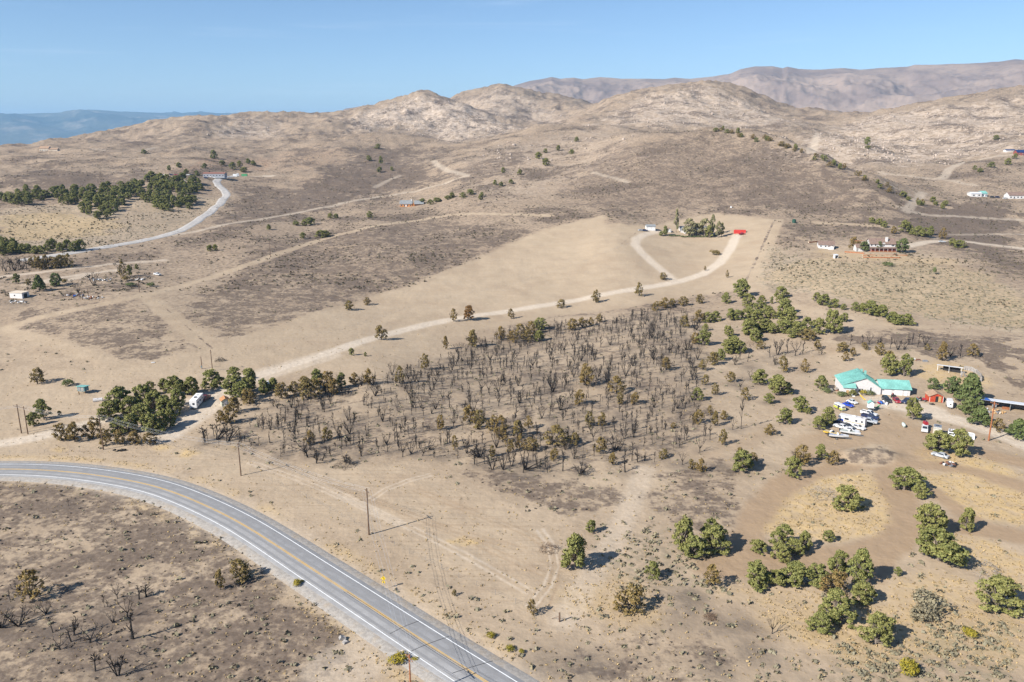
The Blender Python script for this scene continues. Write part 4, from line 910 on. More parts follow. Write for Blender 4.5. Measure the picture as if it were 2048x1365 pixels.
for x, y in BURNT:
    z = ground(x, y); h = random.choice([random.uniform(3.2, 5.0), random.uniform(4.0, 6.5)])
    plant('b', (x, y, z), h * random.uniform(0.6, 1.0), h, 'charred leafless juniper in the burnt grove between the gravel driveway and the highway', 'charred junipers of the burnt grove', 0.06)
# thin snags and stubs between them: too many and too slight to count
sv, sf = [], []
for x, y in SNAGS :
    tm, cm = VAR['b'][random.choice((0, 2, 5, 7, 10, 12))]; h = random.uniform(2.0, 4.8); z = ground(x, y); ca, sa = math.cos(random.uniform(0, 6.28)), math.sin(random.uniform(0, 6.28))
    for me in (tm, cm):
        co = np.empty(len(me.vertices) * 3, np.float32); me.vertices.foreach_get('co', co); co = co.reshape(-1, 3) * np.array([h * 0.8, h * 0.8, h])
        R2 = np.stack([co[:, 0] * ca - co[:, 1] * sa + x, co[:, 0] * sa + co[:, 1] * ca + y, co[:, 2] + z], 1)
        f = np.array([p_.vertices[:] for p_ in me.polygons if len(p_.vertices) == 4], np.int32)
        sv.append(R2); sf.append(f)
off = 0; F_ = []
for a, f in zip(sv, sf): F_.append(f + off); off += len(a)
setp(link('burnt_snags', fast_mesh('burnt_snags', np.vstack(sv), np.vstack(F_), CHAR)), 'thin charred snags and stubs among the burnt junipers', 'snags', kind='stuff')

# ------------------------------------------------------------------ low brush: uncountable, one mass per sort
def scatter(name, label, cat, m, n, dens_fn, size, rng, leafs=9, tall=0.8, rmax=1500, near_pow=1.0):
    th = rng.uniform(-0.63, 0.63, n); d = 100 * (rmax / 100) ** (rng.uniform(0, 1, n) ** near_pow)
    i = np.clip(np.searchsorted(RS, d) - 1, 0, len(RS) - 2); j = np.clip(np.searchsorted(TH, th) - 1, 0, len(TH) - 2)
    keep = rng.uniform(0, 1, n) < dens_fn(i, j); th, d, i, j = th[keep], d[keep], i[keep], j[keep]
    x, y = d * np.sin(th), d * np.cos(th); q = (d - RS[i]) / (RS[i + 1] - RS[i]); z = H[i, j] * (1 - q) + H[i + 1, j] * q
    k = len(x); s_ = rng.uniform(size[0], size[1], k)
    dr = rng.normal(0, 1, (k, leafs, 3)); dr[:, :, 2] = np.abs(dr[:, :, 2]); dr /= np.linalg.norm(dr, axis=2)[:, :, None]
    p = np.stack([x, y, z], 1)[:, None, :] + dr * s_[:, None, None] * np.array([1, 1, tall]) * rng.uniform(0.4, 1, (k, leafs, 1))
    me = leaf_mesh(name, p.reshape(-1, 3), dr.reshape(-1, 3), np.repeat(s_ * 0.42, leafs), m, rng, 0.4)
    setp(link(name, me), label, cat, kind='stuff'); return k
rb = np.random.default_rng(77)
off_road = 1 - (hd < 6.5)
SOFTB = 1 - np.clip(MSK['gravel'] * 1.5 + MSK['path'] + MSK['clear'], 0, 1)
DK = leaf_mat('dark_scrub', (0.075, 0.06, 0.045), (0.13, 0.105, 0.075), (0.12, 0.11, 0.06))
STRAW = leaf_mat('dry_tufts', (0.30, 0.215, 0.11), (0.46, 0.34, 0.18), (0.36, 0.25, 0.10))
CHT = leaf_mat('charred_scrub', (0.04, 0.035, 0.032), (0.085, 0.07, 0.06), (0.10, 0.08, 0.06))
n1 = scatter('sagebrush', 'grey-green sagebrush scattered over the unburnt slopes', 'sagebrush', LEAF['a'], 70000, lambda i, j: np.clip(MSK['sage'][i, j] * 0.9 + 0.035, 0, 1) * SOFTB[i, j] * off_road[i, j], (0.35, 0.85), rb, 9, 0.8, 750)
n2 = scatter('hill_scrub', 'dark low scrub dotted over the dry hills', 'scrub', DK, 90000, lambda i, j: SOFTB[i, j] * np.clip(0.25 + WN2[i, j], 0, 1) * (RS[i] > 480), (0.45, 1.3), rb, 6, 0.8, 1600, 0.5)
n3 = scatter('charred_scrub', 'black stubs of burnt sagebrush on the scorched ground', 'scrub', CHT, 14000, lambda i, j: SOFTB[i, j] * np.clip(MSK['burn'][i, j] * 1.1 - 0.15, 0, 1) * off_road[i, j], (0.12, 0.42), rb, 8, 0.8, 700)
n4 = scatter('dry_grass', 'straw-coloured dry grass tufts on the unburnt ground', 'grass', STRAW, 110000, lambda i, j: np.clip(MSK['grass'][i, j] * 0.8 + 0.06, 0, 1) * off_road[i, j] * (1 - MSK['path'][i, j]), (0.15, 0.4), rb, 5, 1.0, 420)
print('SCATTER', n1, n2, n3, n4)
# boulders of the granite crests
def rocks(n, rng):
    ico = [(0, 0, 1), (0.89, 0, 0.45), (0.28, 0.85, 0.45), (-0.72, 0.53, 0.45), (-0.72, -0.53, 0.45), (0.28, -0.85, 0.45), (0.72, 0.53, -0.45), (-0.28, 0.85, -0.45), (-0.89, 0, -0.45), (-0.28, -0.85, -0.45), (0.72, -0.53, -0.45)]
    fc = [(0, 1, 2), (0, 2, 3), (0, 3, 4), (0, 4, 5), (0, 5, 1), (1, 6, 2), (2, 7, 3), (3, 8, 4), (4, 9, 5), (5, 10, 1), (6, 7, 2), (7, 8, 3), (8, 9, 4), (9, 10, 5), (10, 6, 1)]
    th = rng.uniform(-0.6, 0.62, n); d = rng.uniform(1000, 3150, n); i = np.searchsorted(RS, d) - 1; j = np.searchsorted(TH, th) - 1
    rk = MSK['rock'][i, j]; crag = np.clip(ridged(GX[i, j] / 120, GY[i, j] / 120, 3) - 0.7, 0, 1)
    k_ = rng.uniform(0, 1, n) < rk * (0.04 + 1.2 * crag); i, j = i[k_], j[k_]; k = len(i)
    s_ = rng.uniform(0.6, 2.4, k) * rng.uniform(0.5, 1, k); V = np.array(ico)[None] * (s_[:, None, None] * rng.uniform(0.6, 1.4, (k, 1, 3))) * rng.uniform(0.75, 1.2, (k, 11, 1))
    V = V + np.stack([GX[i, j] + rng.uniform(-3, 3, k), GY[i, j] + rng.uniform(-3, 3, k), H[i, j] + s_ * 0.3], 1)[:, None, :]
    F = (np.array(fc)[None] + (np.arange(k) * 11)[:, None, None]).reshape(-1, 3)
    setp(link('granite_boulders', fast_mesh('granite_boulders', V.reshape(-1, 3), F, mat('granite', (0.37, 0.30, 0.245), 0.95, 0.25, 0.3))), 'pale granite boulders strewn over the far hill crests', 'boulders', kind='stuff'); return k
print('ROCKS', rocks(30000, np.random.default_rng(3)))

# ------------------------------------------------------------------ single bushes and brush piles
BUSH = {}
for kd in ('y', 'a', 'd', 's'):
    BUSH[kd] = []
    for k in range(2):
        rng = np.random.default_rng(60 + k + ord(kd)); p, n_ = crown_pts(rng, lobes_for('bush', rng), 170); BUSH[kd].append(leaf_mesh('foliage', p, n_, 0.045, LEAF[kd], rng))
for u, v, w, h, kd, lb in [(1820,1350,38,26,'y','bright yellow-green rabbitbrush at the bottom edge on the right'), (1936,1272,26,16,'y','yellow-green bush in straw grass near the lower right'),
    (983,1276,15,11,'y','yellow rabbitbrush on the right bank of the highway, nearer the corner post'), (1022,1301,17,10,'y','yellow rabbitbrush on the right bank of the highway, lowest one'), (1044,1306,10,9,'y','small dull rabbitbrush right of the lowest roadside one'),
    (796,1326,34,15,'y','yellow rabbitbrush in the triangle left of the highway pole'), (829,1322,12,8,'y','small rabbitbrush right beside the bottom highway pole'), (595,1173,16,13,'y','lone yellow rabbitbrush on the left highway shoulder'),
    (605,1166,8,7,'y','tiny rabbitbrush touching the one on the left highway shoulder'),
    (139,772,20,15,'d','low green bush behind the teal-roofed kiosk'), (1858,1216,54,34,'a','big grey-green sage bush in straw grass at the lower right'), (1850,1240,46,26,'a','low grey sage clump just below the big sage bush'),
    (1685,792,20,10,'d','flower bush in front of the porch steps'), (1722,789,16,10,'y','yellowish shrub under the windows of the teal-roofed house'), (1740,790,18,9,'d','green shrub under the windows of the teal-roofed house'),
    (1654,786,16,9,'d','low green mat left of the teal-roofed house'), (1672,764,10,6,'d','small green tuft at the back left of the teal-roofed house'),
    (1430,510,18,10,'s','burnt-orange bush patch below the poplars'), (300,573,14,8,'d','green shrub patch right of the burnt-out yard'), (262,573,16,8,'d','green shrub patch beside the pole in the burnt-out yard'),
    (130,568,10,9,'s','orange shrub at the bright green tree on the left'), (252,562,14,9,'s','rusty shrub at the foot of the two-toned pine'), (1777,533,20,9,'d','single green bush below the two-storey house'), (1868,548,7,14,'d','narrow green bush in the sagebrush field')]:
    p = P(u, v); s_ = depth_scale(p); o = link('bush', None); o.location = p; o.scale = (w * s_ / 0.95, w * s_ / 0.95, h * s_ / 0.8); o.rotation_euler = (0, 0, random.uniform(0, 6)); setp(o, lb, 'bush'); link('foliage', random.choice(BUSH[kd]), o)
def brush_pile(u, v, w, h, m, label):
    p = P(u, v); s_ = depth_scale(p); W_, H_ = w * s_ / 2, h * s_; o = thing('brush_pile', label, 'brush pile', p); rng = np.random.default_rng(int(u)); a, b = MB(), MB()
    for k in range(150):
        an = rng.uniform(0, 6.28); rr_ = W_ * math.sqrt(rng.uniform(0, 1)); z = H_ * (1 - (rr_ / W_) ** 2) * rng.uniform(0, 1)
        c0 = np.array([rr_ * math.cos(an), rr_ * math.sin(an), z]); d = rng.normal(0, 1, 3); d[2] = abs(d[2]) * 0.5; d /= np.linalg.norm(d); L = rng.uniform(0.5, 1.6)
        (a if k % 8 == 0 else b).tube(c0 - d * L / 2, c0 + d * L / 2, 0.05 if k % 8 == 0 else 0.022, 0.015, 4, False)
    a.build('log', m, o); b.build('twigs', m, o)['kind'] = 'stuff'
BRN = mat('brown_brush', (0.20, 0.135, 0.09), 0.95, 0.3, 4)
brush_pile(1097, 1100, 40, 20, BRN, 'brown pile of dead brush at the edge of the bulldozed strip'); brush_pile(1645, 990, 56, 26, GREYW, 'grey pile of bare branches on the golden grass island')
brush_pile(1965, 1140, 70, 24, GREYW, 'grey sprawling pile of branches near the right edge'); brush_pile(440, 722, 22, 9, CHAR, 'dark low pile of branches beside the pole behind the trees')
brush_pile(690, 932, 46, 14, CHAR, 'black heap of burnt branches at the foot of the burnt grove'); brush_pile(1560, 660, 30, 9, BRN, 'reddish brush pile inside the green wood up the slope')
brush_pile(1420, 1235, 26, 8, BRN, 'flattened brown brush on the burnt patch at the lower right'); brush_pile(1502, 690, 40, 9, BRN, 'reddish fallen branches below the green wood')

# ------------------------------------------------------------------ buildings
WHITE = mat('white_siding', (0.60, 0.58, 0.56), 0.7, 0.08, 1.5, dirt=0.12); CREAM = mat('cream_stucco', (0.62, 0.52, 0.40), 0.85, 0.12, 1)
TEAL = mat('teal_metal_roof', (0.20, 0.44, 0.385), 0.5, 0.16, 0.35, 0.0, spec=0.4); TEALS = mat('teal_roof_seam', (0.13, 0.34, 0.30), 0.5)
GLASS = mat('window_glass', (0.03, 0.035, 0.045), 0.12, 0.2, 1.0, spec=0.6); TRIM = mat('white_trim', (0.78, 0.77, 0.75), 0.6, 0.06)
BROWNR = mat('brown_shingle', (0.21, 0.145, 0.115), 0.9, 0.2, 1.2); GREYR = mat('grey_shingle', (0.22, 0.23, 0.235), 0.9, 0.2, 1.2)
REDW = mat('red_board', (0.45, 0.065, 0.028), 0.8, 0.18, 2); TANR = mat('tan_shingle', (0.36, 0.24, 0.16), 0.9, 0.2, 2); TANW = mat('tan_board', (0.48, 0.30, 0.14), 0.8, 0.15, 2)
GREYB = mat('grey_board', (0.30, 0.28, 0.26), 0.9, 0.25, 2); DARK = mat('dark_interior', (0.03, 0.028, 0.028), 0.9); ORANGEW = mat('orange_log', (0.50, 0.20, 0.06), 0.8, 0.2, 1)
BRICK = mat('red_brick', (0.26, 0.075, 0.06), 0.9, 0.2, 2); TIMB = mat('orange_timber', (0.34, 0.135, 0.06), 0.9, 0.2, 2); WTIN = mat('white_tin', (0.74, 0.75, 0.76), 0.4, 0.08, 0.6, 0.1)
BLUET = mat('blue_tarp', (0.035, 0.12, 0.42), 0.6, 0.2, 1.5); TEALW = mat('teal_board', (0.10, 0.22, 0.24), 0.8, 0.2, 1); POLE = mat('pole_wood', (0.135, 0.085, 0.055), 0.9, 0.25, 3); RPOLE = mat('red_pole_wood', (0.30, 0.12, 0.055), 0.85, 0.2, 3)
STEEL = mat('grey_steel', (0.35, 0.36, 0.37), 0.45, 0.15, 2, 0.6); BLACK = mat('black_rubber', (0.025, 0.025, 0.027), 0.85, 0.2, 4); WIREM = mat('wire_alloy', (0.62, 0.62, 0.62), 0.35, 0.1, 1, 0.5); RUST = mat('rusty_steel', (0.17, 0.08, 0.05), 0.9, 0.3, 2)
def ang(u1, v1, u2, v2): a, b = P(u1, v1), P(u2, v2); return math.atan2(b.y - a.y, b.x - a.x)
def win(o, x, y, z, w, h, ax='x'):
    f = MB(); g_ = MB()
    if ax == 'x': f.box(x - w / 2 - .08, x + w / 2 + .08, y - .05, y + .02, z - .08, z + h + .08); g_.box(x - w / 2, x + w / 2, y - .075, y - .03, z, z + h)
    else: f.box(x - .05, x + .05, y - w / 2 - .08, y + w / 2 + .08, z - .08, z + h + .08); g_.box(x - .075, x + .075, y - w / 2, y + w / 2, z, z + h)
    fo = f.build('window', TRIM, o); g_.build('pane', GLASS, fo)
def gable_x(o, x0, x1, y0, y1, hw, hr, wm, rm, ov=0.4, name='wall', rname='roof', base=-0.6):    # ridge along x
    ym = (y0 + y1) / 2
    MB().loft([[(x, y0, base), (x, y1, base), (x, y1, hw), (x, ym, hr), (x, y0, hw)] for x in (x0, x1)]).build(name, wm, o)
    k = (hr - hw) / (ym - y0); e = ov * k; r = MB()
    r.slab([(x0 - ov, y0 - ov, hw - e + .18), (x1 + ov, y0 - ov, hw - e + .18), (x1 + ov, ym, hr + .18), (x0 - ov, ym, hr + .18)], 0.16)
    r.slab([(x0 - ov, ym, hr + .185), (x1 + ov, ym, hr + .185), (x1 + ov, y1 + ov, hw - e + .18), (x0 - ov, y1 + ov, hw - e + .18)], 0.16)
    return r.build(rname, rm, o)
def gable_y(o, x0, x1, y0, y1, hl, hr_, hp, xp, wm, rm, ov=0.4, name='wall', rname='roof', base=-0.6):   # ridge along y at xp; eaves hl, hr_
    MB().loft([[(x0, y, base), (x1, y, base), (x1, y, hr_), (xp, y, hp), (x0, y, hl)] for y in (y0, y1)]).build(name, wm, o)
    kl = (hp - hl) / (xp - x0); kr = (hp - hr_) / (x1 - xp); r = MB()
    r.slab([(x0 - ov, y0 - ov, hl - ov * kl + .18), (xp, y0 - ov, hp + .18), (xp, y1 + ov, hp + .18), (x0 - ov, y1 + ov, hl - ov * kl + .18)], 0.16)
    r.slab([(xp, y0 - ov, hp + .185), (x1 + ov, y0 - ov, hr_ - ov * kr + .18), (x1 + ov, y1 + ov, hr_ - ov * kr + .18), (xp, y1 + ov, hp + .185)], 0.16)
    return r.build(rname, rm, o)
def door(o, x, y, w, h, m, ax='x', z=0):
    d = MB(); k = MB()
    if ax == 'x': d.box(x - w / 2, x + w / 2, y - .07, y + .02, z, z + h); k.box(x + w / 2 - .2, x + w / 2 - .1, y - .12, y - .07, z + 1, z + 1.1)
    else: d.box(x - .07, x + .07, y - w / 2, y + w / 2, z, z + h); k.box(x - .12, x + .12, y + w / 2 - .2, y + w / 2 - .1, z + 1, z + 1.1)
    k.build('handle', STEEL, d.build('door', m, o))

# the teal-roofed house
p = P(1684, 788); th_ = thing('teal_roofed_house', 'white house with a bright teal metal roof and long right wing', 'house', p, math.radians(-9))
rf = gable_y(th_, 0, 13.2, 0, 11.5, 3.5, 2.75, 6.4, 7.6, WHITE, TEAL, 0.45)
rw = gable_x(th_, 13.25, 23.4, 0.6, 8.6, 2.7, 4.7, WHITE, TEAL, 0.45, 'wing_wall', 'wing_roof')
MB().box(0.0, 3.9, -1.6, -0.03, -0.6, 2.9).build('porch_wall', WHITE, th_)
MB().slab([(-0.3, -2.0, 3.0), (4.3, -2.0, 3.0), (4.3, 0.6, 4.55), (-0.3, 0.6, 3.75)], 0.14).build('porch_roof', TEAL, th_)
sm = MB()
for k in range(24):
    y = -0.3 + k * 0.52
    sm.tube((-0.4, y, 3.54), (7.55, y, 6.63), 0.03, n=4); sm.tube((7.65, y, 6.63), (13.6, y, 2.80), 0.03, n=4)
sm.build('seam', TEALS, rf)['kind'] = 'stuff'; sm = MB()
for k in range(19):
    x = 13.9 + k * 0.52; sm.tube((x, 0.2, 2.72), (x, 4.6, 4.92), 0.03, n=4); sm.tube((x, 4.6, 4.92), (x, 9.0, 2.72), 0.03, n=4)
sm.build('seam', TEALS, rw)['kind'] = 'stuff'
for x in (6.0, 6.75, 9.7): win(th_, x, 0, 1.2, 0.55, 1.1)
win(th_, 9.7, 0, 2.4, 0.5, 0.5)
MB().box(14.2, 17.0, 0.50, 0.62, 0, 2.2).build('garage_door', TRIM, th_); MB().box(18.0, 20.8, 0.50, 0.62, 0, 2.2).build('garage_door', TRIM, th_); door(th_, 22.0, 0.6, 0.9, 2.0, TRIM); door(th_, 1.4, -1.6, 0.9, 2.0, TANW)
for a in ((8.2, 9.6), (9.0, 7.5)): MB().box(a[0], a[0] + .7, a[1], a[1] + .7, 5.4, 6.9).build('chimney', TEAL, th_)
st = MB()
for k in range(5): st.box(2.6, 3.9, -2.9 + k * 0.26, -2.64 + k * 0.26, -0.5, 0.1 + 0.18 * k)
st.build('steps', TRIM, th_)
# white sheds, lean-tos, red shed
p = P(1858, 804); o = thing('red_shed', 'red gabled garden shed with tan roof and its door standing open', 'shed', p, math.radians(-8))
gable_y(o, 0, 4.7, 0, 4.2, 2.1, 2.1, 3.2, 2.35, REDW, TANR, 0.3); MB().box(2.0, 2.95, -.05, .03, 0, 2.1).build('doorway', DARK, o)
MB().box(2.97, 3.9, -.14, -.06, 0.05, 2.1).build('door', TANW, o)
for x in (0.05, 4.55): MB().box(x, x + .12, -.04, .0, 0, 2.1).build('corner_board', TRIM, o)
for x in (0.9, 1.5): MB().box(x - .02, x + .02, -.03, .0, 0, 2.5).build('board_joint', RUST, o)
p = P(1957, 813); o = thing('lean_to', 'long three-bay lean-to with white tin roof and blue tarp corner', 'shed', p, ang(1957, 813, 2031, 824))
L = 14.0; MB().slab([(-0.5, -0.6, 2.75), (L + .4, -0.6, 2.75), (L + .4, 4.2, 2.2), (-0.5, 4.2, 2.2)], 0.1).build('roof', WTIN, o); MB().slab([(-0.6, -0.7, 2.80), (3.4, -0.7, 2.80), (2.6, 4.25, 2.25), (-0.6, 4.25, 2.25)], 0.03).build('tarp', BLUET, o)
MB().box(0, L, 3.9, 4.05, -0.3, 2.1).build('back_wall', GREYB, o)
for x in (0, L - .12): MB().box(x, x + .12, 0, 3.88, -0.3, 2.2).build('side_wall', GREYB, o)
for x in (4.6, 9.3): MB().box(x, x + .1, 0.2, 3.88, -0.2, 2.15).build('partition', TEALW if x > 5 else TRIM, o)
for x in (0.05, 4.65, 9.35, L - .1): MB().tube((x, -0.1, -.3), (x, -0.1, 2.64), 0.07).build('post', GREYW, o)
p = P(2012, 822); o = thing('pallet_stack', 'orange-brown pallets stacked inside the right bay of the lean-to', 'pallet stack', p, ang(1957, 813, 2031, 824)); 
for k in range(4): MB().box(-1.1, 1.1, 1.2, 2.2, k * .2, k * .2 + .14).build('pallet', TIMB, o)
p = P(1878, 742); o = thing('open_shelter', 'narrow white-roofed open shelter on posts above the yard', 'shelter', p, ang(1875, 738, 1915, 745))
MB().slab([(-1, -0.6, 2.5), (8, -0.6, 2.5), (8, 1.6, 2.2), (-1, 1.6, 2.2)], 0.12).build('roof', WTIN, o); MB().box(1.2, 7.2, 1.3, 1.42, 0, 2.1).build('back_wall', DARK, o)
for x in (-.6, 3.4, 7.6):
    for y in (-.4, 1.46): MB().tube((x, y, -.4), (x, y, 2.2), 0.07).build('post', TRIM, o)
p = P(1962, 767); o = thing('wooden_corral', 'weathered grey wooden corral panels curving behind the pine', 'corral', p)
cw = [P(*q) - p for q in ((1927, 740), (1940, 742), (1952, 747), (1961, 755), (1963, 764), (1950, 763), (1944, 760))]
for a, b in zip(cw[:-1], cw[1:]):
    n_ = max(2, int((b - a).length / 0.6))
    for k in range(n_):
        c0 = a.lerp(b, k / n_); c1 = a.lerp(b, (k + 0.86) / n_); h = random.uniform(1.5, 1.9)
        MB().add([c0, c1, c1 + Vector((0, 0, h)), c0 + Vector((0, 0, h)), c0 + Vector((.06, .06, 0)), c1 + Vector((.06, .06, 0)), c1 + Vector((.06, .06, h)), c0 + Vector((.06, .06, h))], [(0, 1, 2, 3), (7, 6, 5, 4), (3, 2, 6, 7), (0, 3, 7, 4), (1, 5, 6, 2)]).build('plank', GREYB, o)
p = P(1926, 755); o = thing('collapsed_panel', 'two grey boards leaning together beside the corral', 'boards', p); MB().slab([(-1, 0, 0), (-.4, 0, 0), (.1, .5, 2.1), (-.4, .5, 2.1)], .08).build('board', GREYB, o); MB().slab([(.9, .6, 0), (1.5, .6, 0), (.6, .5, 2.2), (.1, .5, 2.2)], .08).build('board', GREYB, o)
for i_, (u, v, w, m_, lb) in enumerate([(1822, 720, 3.2, WTIN, 'pale sheet-metal stack left of the brown trough above the yard'), (1836, 722, 1.8, RUST, 'rusty brown trough in the row above the yard'), (1850, 724, 2.0, STEEL, 'grey metal bin at the right of the row above the yard')]):
    o = thing('scrap_metal', lb, 'scrap', P(u, v), -0.1); b_ = MB(); b_.box(-w / 2, w / 2, -.5, .5, 0, .7, .1, .1); b_.build('body', m_, o); MB().box(-w / 2 + .1, w / 2 - .1, -.55, -.5, .1, .3).build('rim', GREYB, o)
# tan shed by the travel trailer
p = P(444, 814); o = thing('tan_roofed_shed', 'small pale green shed with a tan roof beside the gravel turnaround', 'shed', p, math.radians(28)); gable_y(o, 0, 2.6, 0, 3.2, 2.0, 2.0, 2.8, 1.3, mat('pale_green_board', (0.42, 0.44, 0.36), 0.8), mat('rust_tan_roof', (0.40, 0.20, 0.09), 0.8, 0.2, 2), 0.25); door(o, 1.3, 0, 0.9, 1.8, TRIM)
# kiosk
p = P(158, 790); o = thing('raised_kiosk', 'teal-roofed boarded kiosk raised on posts above bare soil', 'kiosk', p, math.radians(-12))
MB().box(-1.2, 1.7, 1.0, 3.2, 1.0, 2.7).build('body', TEALW, o); MB().slab([(-1.6, .6, 2.95), (2.1, .6, 2.95), (2.1, 3.5, 2.65), (-1.6, 3.5, 2.65)], .12).build('roof', TEAL, o)
MB().box(-.9, .1, .95, 1.03, 1.2, 2.5).build('panel', STEEL, o); MB().box(.3, 1.4, .95, 1.03, 1.2, 2.5).build('panel', GREYB, o)
for x, y in ((-1.1, 1.1), (1.6, 1.1), (-1.1, 3.1), (1.6, 3.1)): MB().tube((x, y, -.4), (x, y, 1.05), .08).build('post', TANW, o)
MB().tube((0, .1, -.4), (0, .1, 1.0), .14).build('stump', POLE, o)
p = P(196, 803); o = thing('white_tank', 'long white box-shaped tank lying on bare soil near the driveway', 'tank', p, math.radians(22)); MB().loft([[(x, -.6, .1), (x, .6, .1), (x, .68, .55), (x, .5, 1.05), (x, -.5, 1.05), (x, -.68, .55)] for x in (-1.5, 1.5)]).build('body', WHITE, o)
for x in (-1.1, 1.0): MB().box(x, x + .15, -.55, .55, 0, .12).build('skid', TANW, o)
MB().tube((0, 0, 1.04), (0, 0, 1.12), .2, n=10).build('hatch', STEEL, o)
p = P(306, 726); o = thing('white_sheet', 'small white sheet lying flat on the bare soil', 'sheet', p, .6); MB().slab([(-.7, -.3, .12), (.7, -.35, .1), (.75, .35, .2), (-.6, .3, .25)], .05).build('panel', TRIM, o); MB().tube((-.7, 0, .16), (.7, 0, .2), .03).build('fold', STEEL, o)
# playhouse and slides
p = P(1740, 822); o = thing('playhouse', 'small teal-roofed playhouse on stilts above a pallet deck', 'playhouse', p, math.radians(-12)); gable_y(o, -.9, .9, -.8, .8, 2.9, 2.9, 3.6, 0, TRIM, TEAL, .2, base=1.3)
for x in (-.8, .8):
    for y in (-.7, .7): MB().tube((x, y, -.3), (x, y, 1.32), .06).build('post', GREYW, o)
MB().box(-1.3, 1.3, -1.1, 1.1, 1.18, 1.29).build('deck', GREYB, o)
def slide(u, v, m_, lb, rz):
    o = thing('slide', lb, 'slide', P(u, v), rz); MB().loft([[(x, -.28, z), (x, .28, z), (x, .3, z + .22), (x, .24, z + .05), (x, -.24, z + .05), (x, -.3, z + .22)] for x, z in ((0, .1), (.6, .3), (1.3, 1.0), (2.0, 1.5))]).build('chute', m_, o); MB().tube((1.9, 0, 0), (1.9, 0, 1.5), .05).build('ladder', STEEL, o)
slide(1731, 801, mat('yellow_plastic', (0.72, 0.45, 0.03), 0.5), 'yellow plastic slide beside the wire pen at the house', 2.6); slide(1752, 816, mat('green_plastic', (0.03, 0.42, 0.16), 0.5), 'bright green plastic slide beside the playhouse', -1.4)
# two-storey house
s_ = depth_scale(P(1755, 503)); p = P(1739, 503); o = thing('two_storey_house', 'large white two-storey house with brown roof, chimney and red porch', 'house', p, math.radians(-4))
Lh = 49 * s_; gable_x(o, 0, Lh, 0, 8, 5.3, 8.4, WHITE, BROWNR, .5); MB().slab([(-.5, -2.6, 2.5), (Lh + .5, -2.6, 2.5), (Lh + .5, -.04, 3.1), (-.5, -.04, 3.1)], .14).build('porch_roof', BROWNR, o)
MB().box(-.3, Lh + .3, -2.4, -.03, -1.2, .3).build('porch_deck', TIMB, o); MB().box(.2, Lh - .2, -.03, -.0, .3, 2.5).build('porch_wall', BRICK, o)
for k in range(7): MB().box(k * (Lh - .1) / 6, k * (Lh - .1) / 6 + .14, -2.35, -2.2, .3, 2.42).build('porch_post', TRIM, o)
rl = MB(); rl.box(0, Lh, -2.36, -2.28, 1.1, 1.2).build('porch_rail', REDW, o)
for x in (1.0, 3.6, 9.2, Lh - 2.2, Lh - 1.2): win(o, x, 0, 3.7, .8, 1.1)
for x in (2.2, 5.4, 8.2, 11.0): win(o, x, -.05, .9, 1.1, 1.2)
win(o, 0, 4, 6.0, .8, .9, 'y'); win(o, 0, 2.2, 3.7, .8, 1.1, 'y')
MB().box(Lh * .62, Lh * .62 + 1.5, 1.2, 2.4, 4.8, 9.6).build('chimney', WHITE, o)
MB().loft([[(7.0, y, 4.6), (10.4, y, 4.6), (10.4, y, 5.2), (8.7, y, 6.4), (7.0, y, 5.2)] for y in (-.25, 2.2)]).build('dormer', WHITE, o); r_ = MB(); r_.slab([(6.6, -.5, 5.05), (8.7, -.5, 6.62), (8.7, 3, 6.62), (6.6, 3, 5.05)], .1); r_.slab([(8.7, -.5, 6.62), (10.8, -.5, 5.05), (10.8, 3, 5.05), (8.7, 3, 6.62)], .1); r_.build('dormer_roof', BROWNR, o)
gable_x(o, -8.6, -.04, .8, 7.2, 2.5, 4.5, WHITE, BROWNR, .35, 'wing_wall', 'wing_roof'); MB().box(-8.7, -7.6, .6, .82, -.8, 2.4).build('stone_pier', GREYB, o); win(o, -4, .8, .9, 1.4, 1.1)
p = P(1637, 497); o = thing('brown_roofed_annex', 'low white annex with a brown roof left of the two-storey house', 'house', p, math.radians(-13)); gable_x(o, 0, 10.5, 0, 8.5, 2.6, 4.6, WHITE, BROWNR, .4)
for x in (1.5, 4.6, 7.6): win(o, x, 0, 1.1, 1.0, .9)
win(o, 10.5, 4, 1, 1.0, 1.0, 'y'); gable_y(o, 6.2, 9.8, -2.6, -.03, 1.6, 1.6, 2.6, 8, WHITE, BROWNR, .25, 'bay_wall', 'bay_roof')
p = P(1671, 517); o = thing('garden_shelter', 'little white open-fronted shelter with red inside on the slope', 'shelter', p, math.radians(20)); MB().slab([(-1.6, -1.2, 2.2), (1.6, -1.2, 2.2), (1.6, 1.2, 2.7), (-1.6, 1.2, 2.7)], .1).build('roof', WTIN, o); MB().box(-1.3, 1.3, .9, 1.0, -.4, 2.4).build('back_wall', BRICK, o)
for x in (-1.3, 1.2): MB().box(x, x + .1, -1, .88, -.4, 2.2).build('side_wall', WHITE, o)
for (a, b, n_, hh, lb) in [((1689, 505), (1728, 508), 8, 1.0, 'upper left timber retaining wall below the two-storey house'), ((1726, 512), (1815, 512), 14, 1.0, 'long middle timber retaining wall below the two-storey house'), ((1726, 516), (1800, 517), 12, .9, 'lowest timber retaining wall below the two-storey house'), ((1618, 486), (1638, 484), 4, 1.0, 'timber retaining wall at the left end of the annex'), ((1708, 483), (1728, 482), 4, .9, 'timber retaining wall behind the wing of the two-storey house')]:
    A, B = P(*a), P(*b); o = thing('retaining_wall', lb, 'wall', A, math.atan2(B.y - A.y, B.x - A.x)); Lw = (B.xy - A.xy).length
    for k in range(n_): MB().box(Lw * k / n_ + .03, Lw * (k + 1) / n_ - .03, -.12, .12, -1.5, hh * .75 + random.uniform(-.05, .1)).build('timber', TIMB, o)
    MB().box(0, Lw, .13, .9, -1.5, hh * .6).build('fill', CREAM, o)
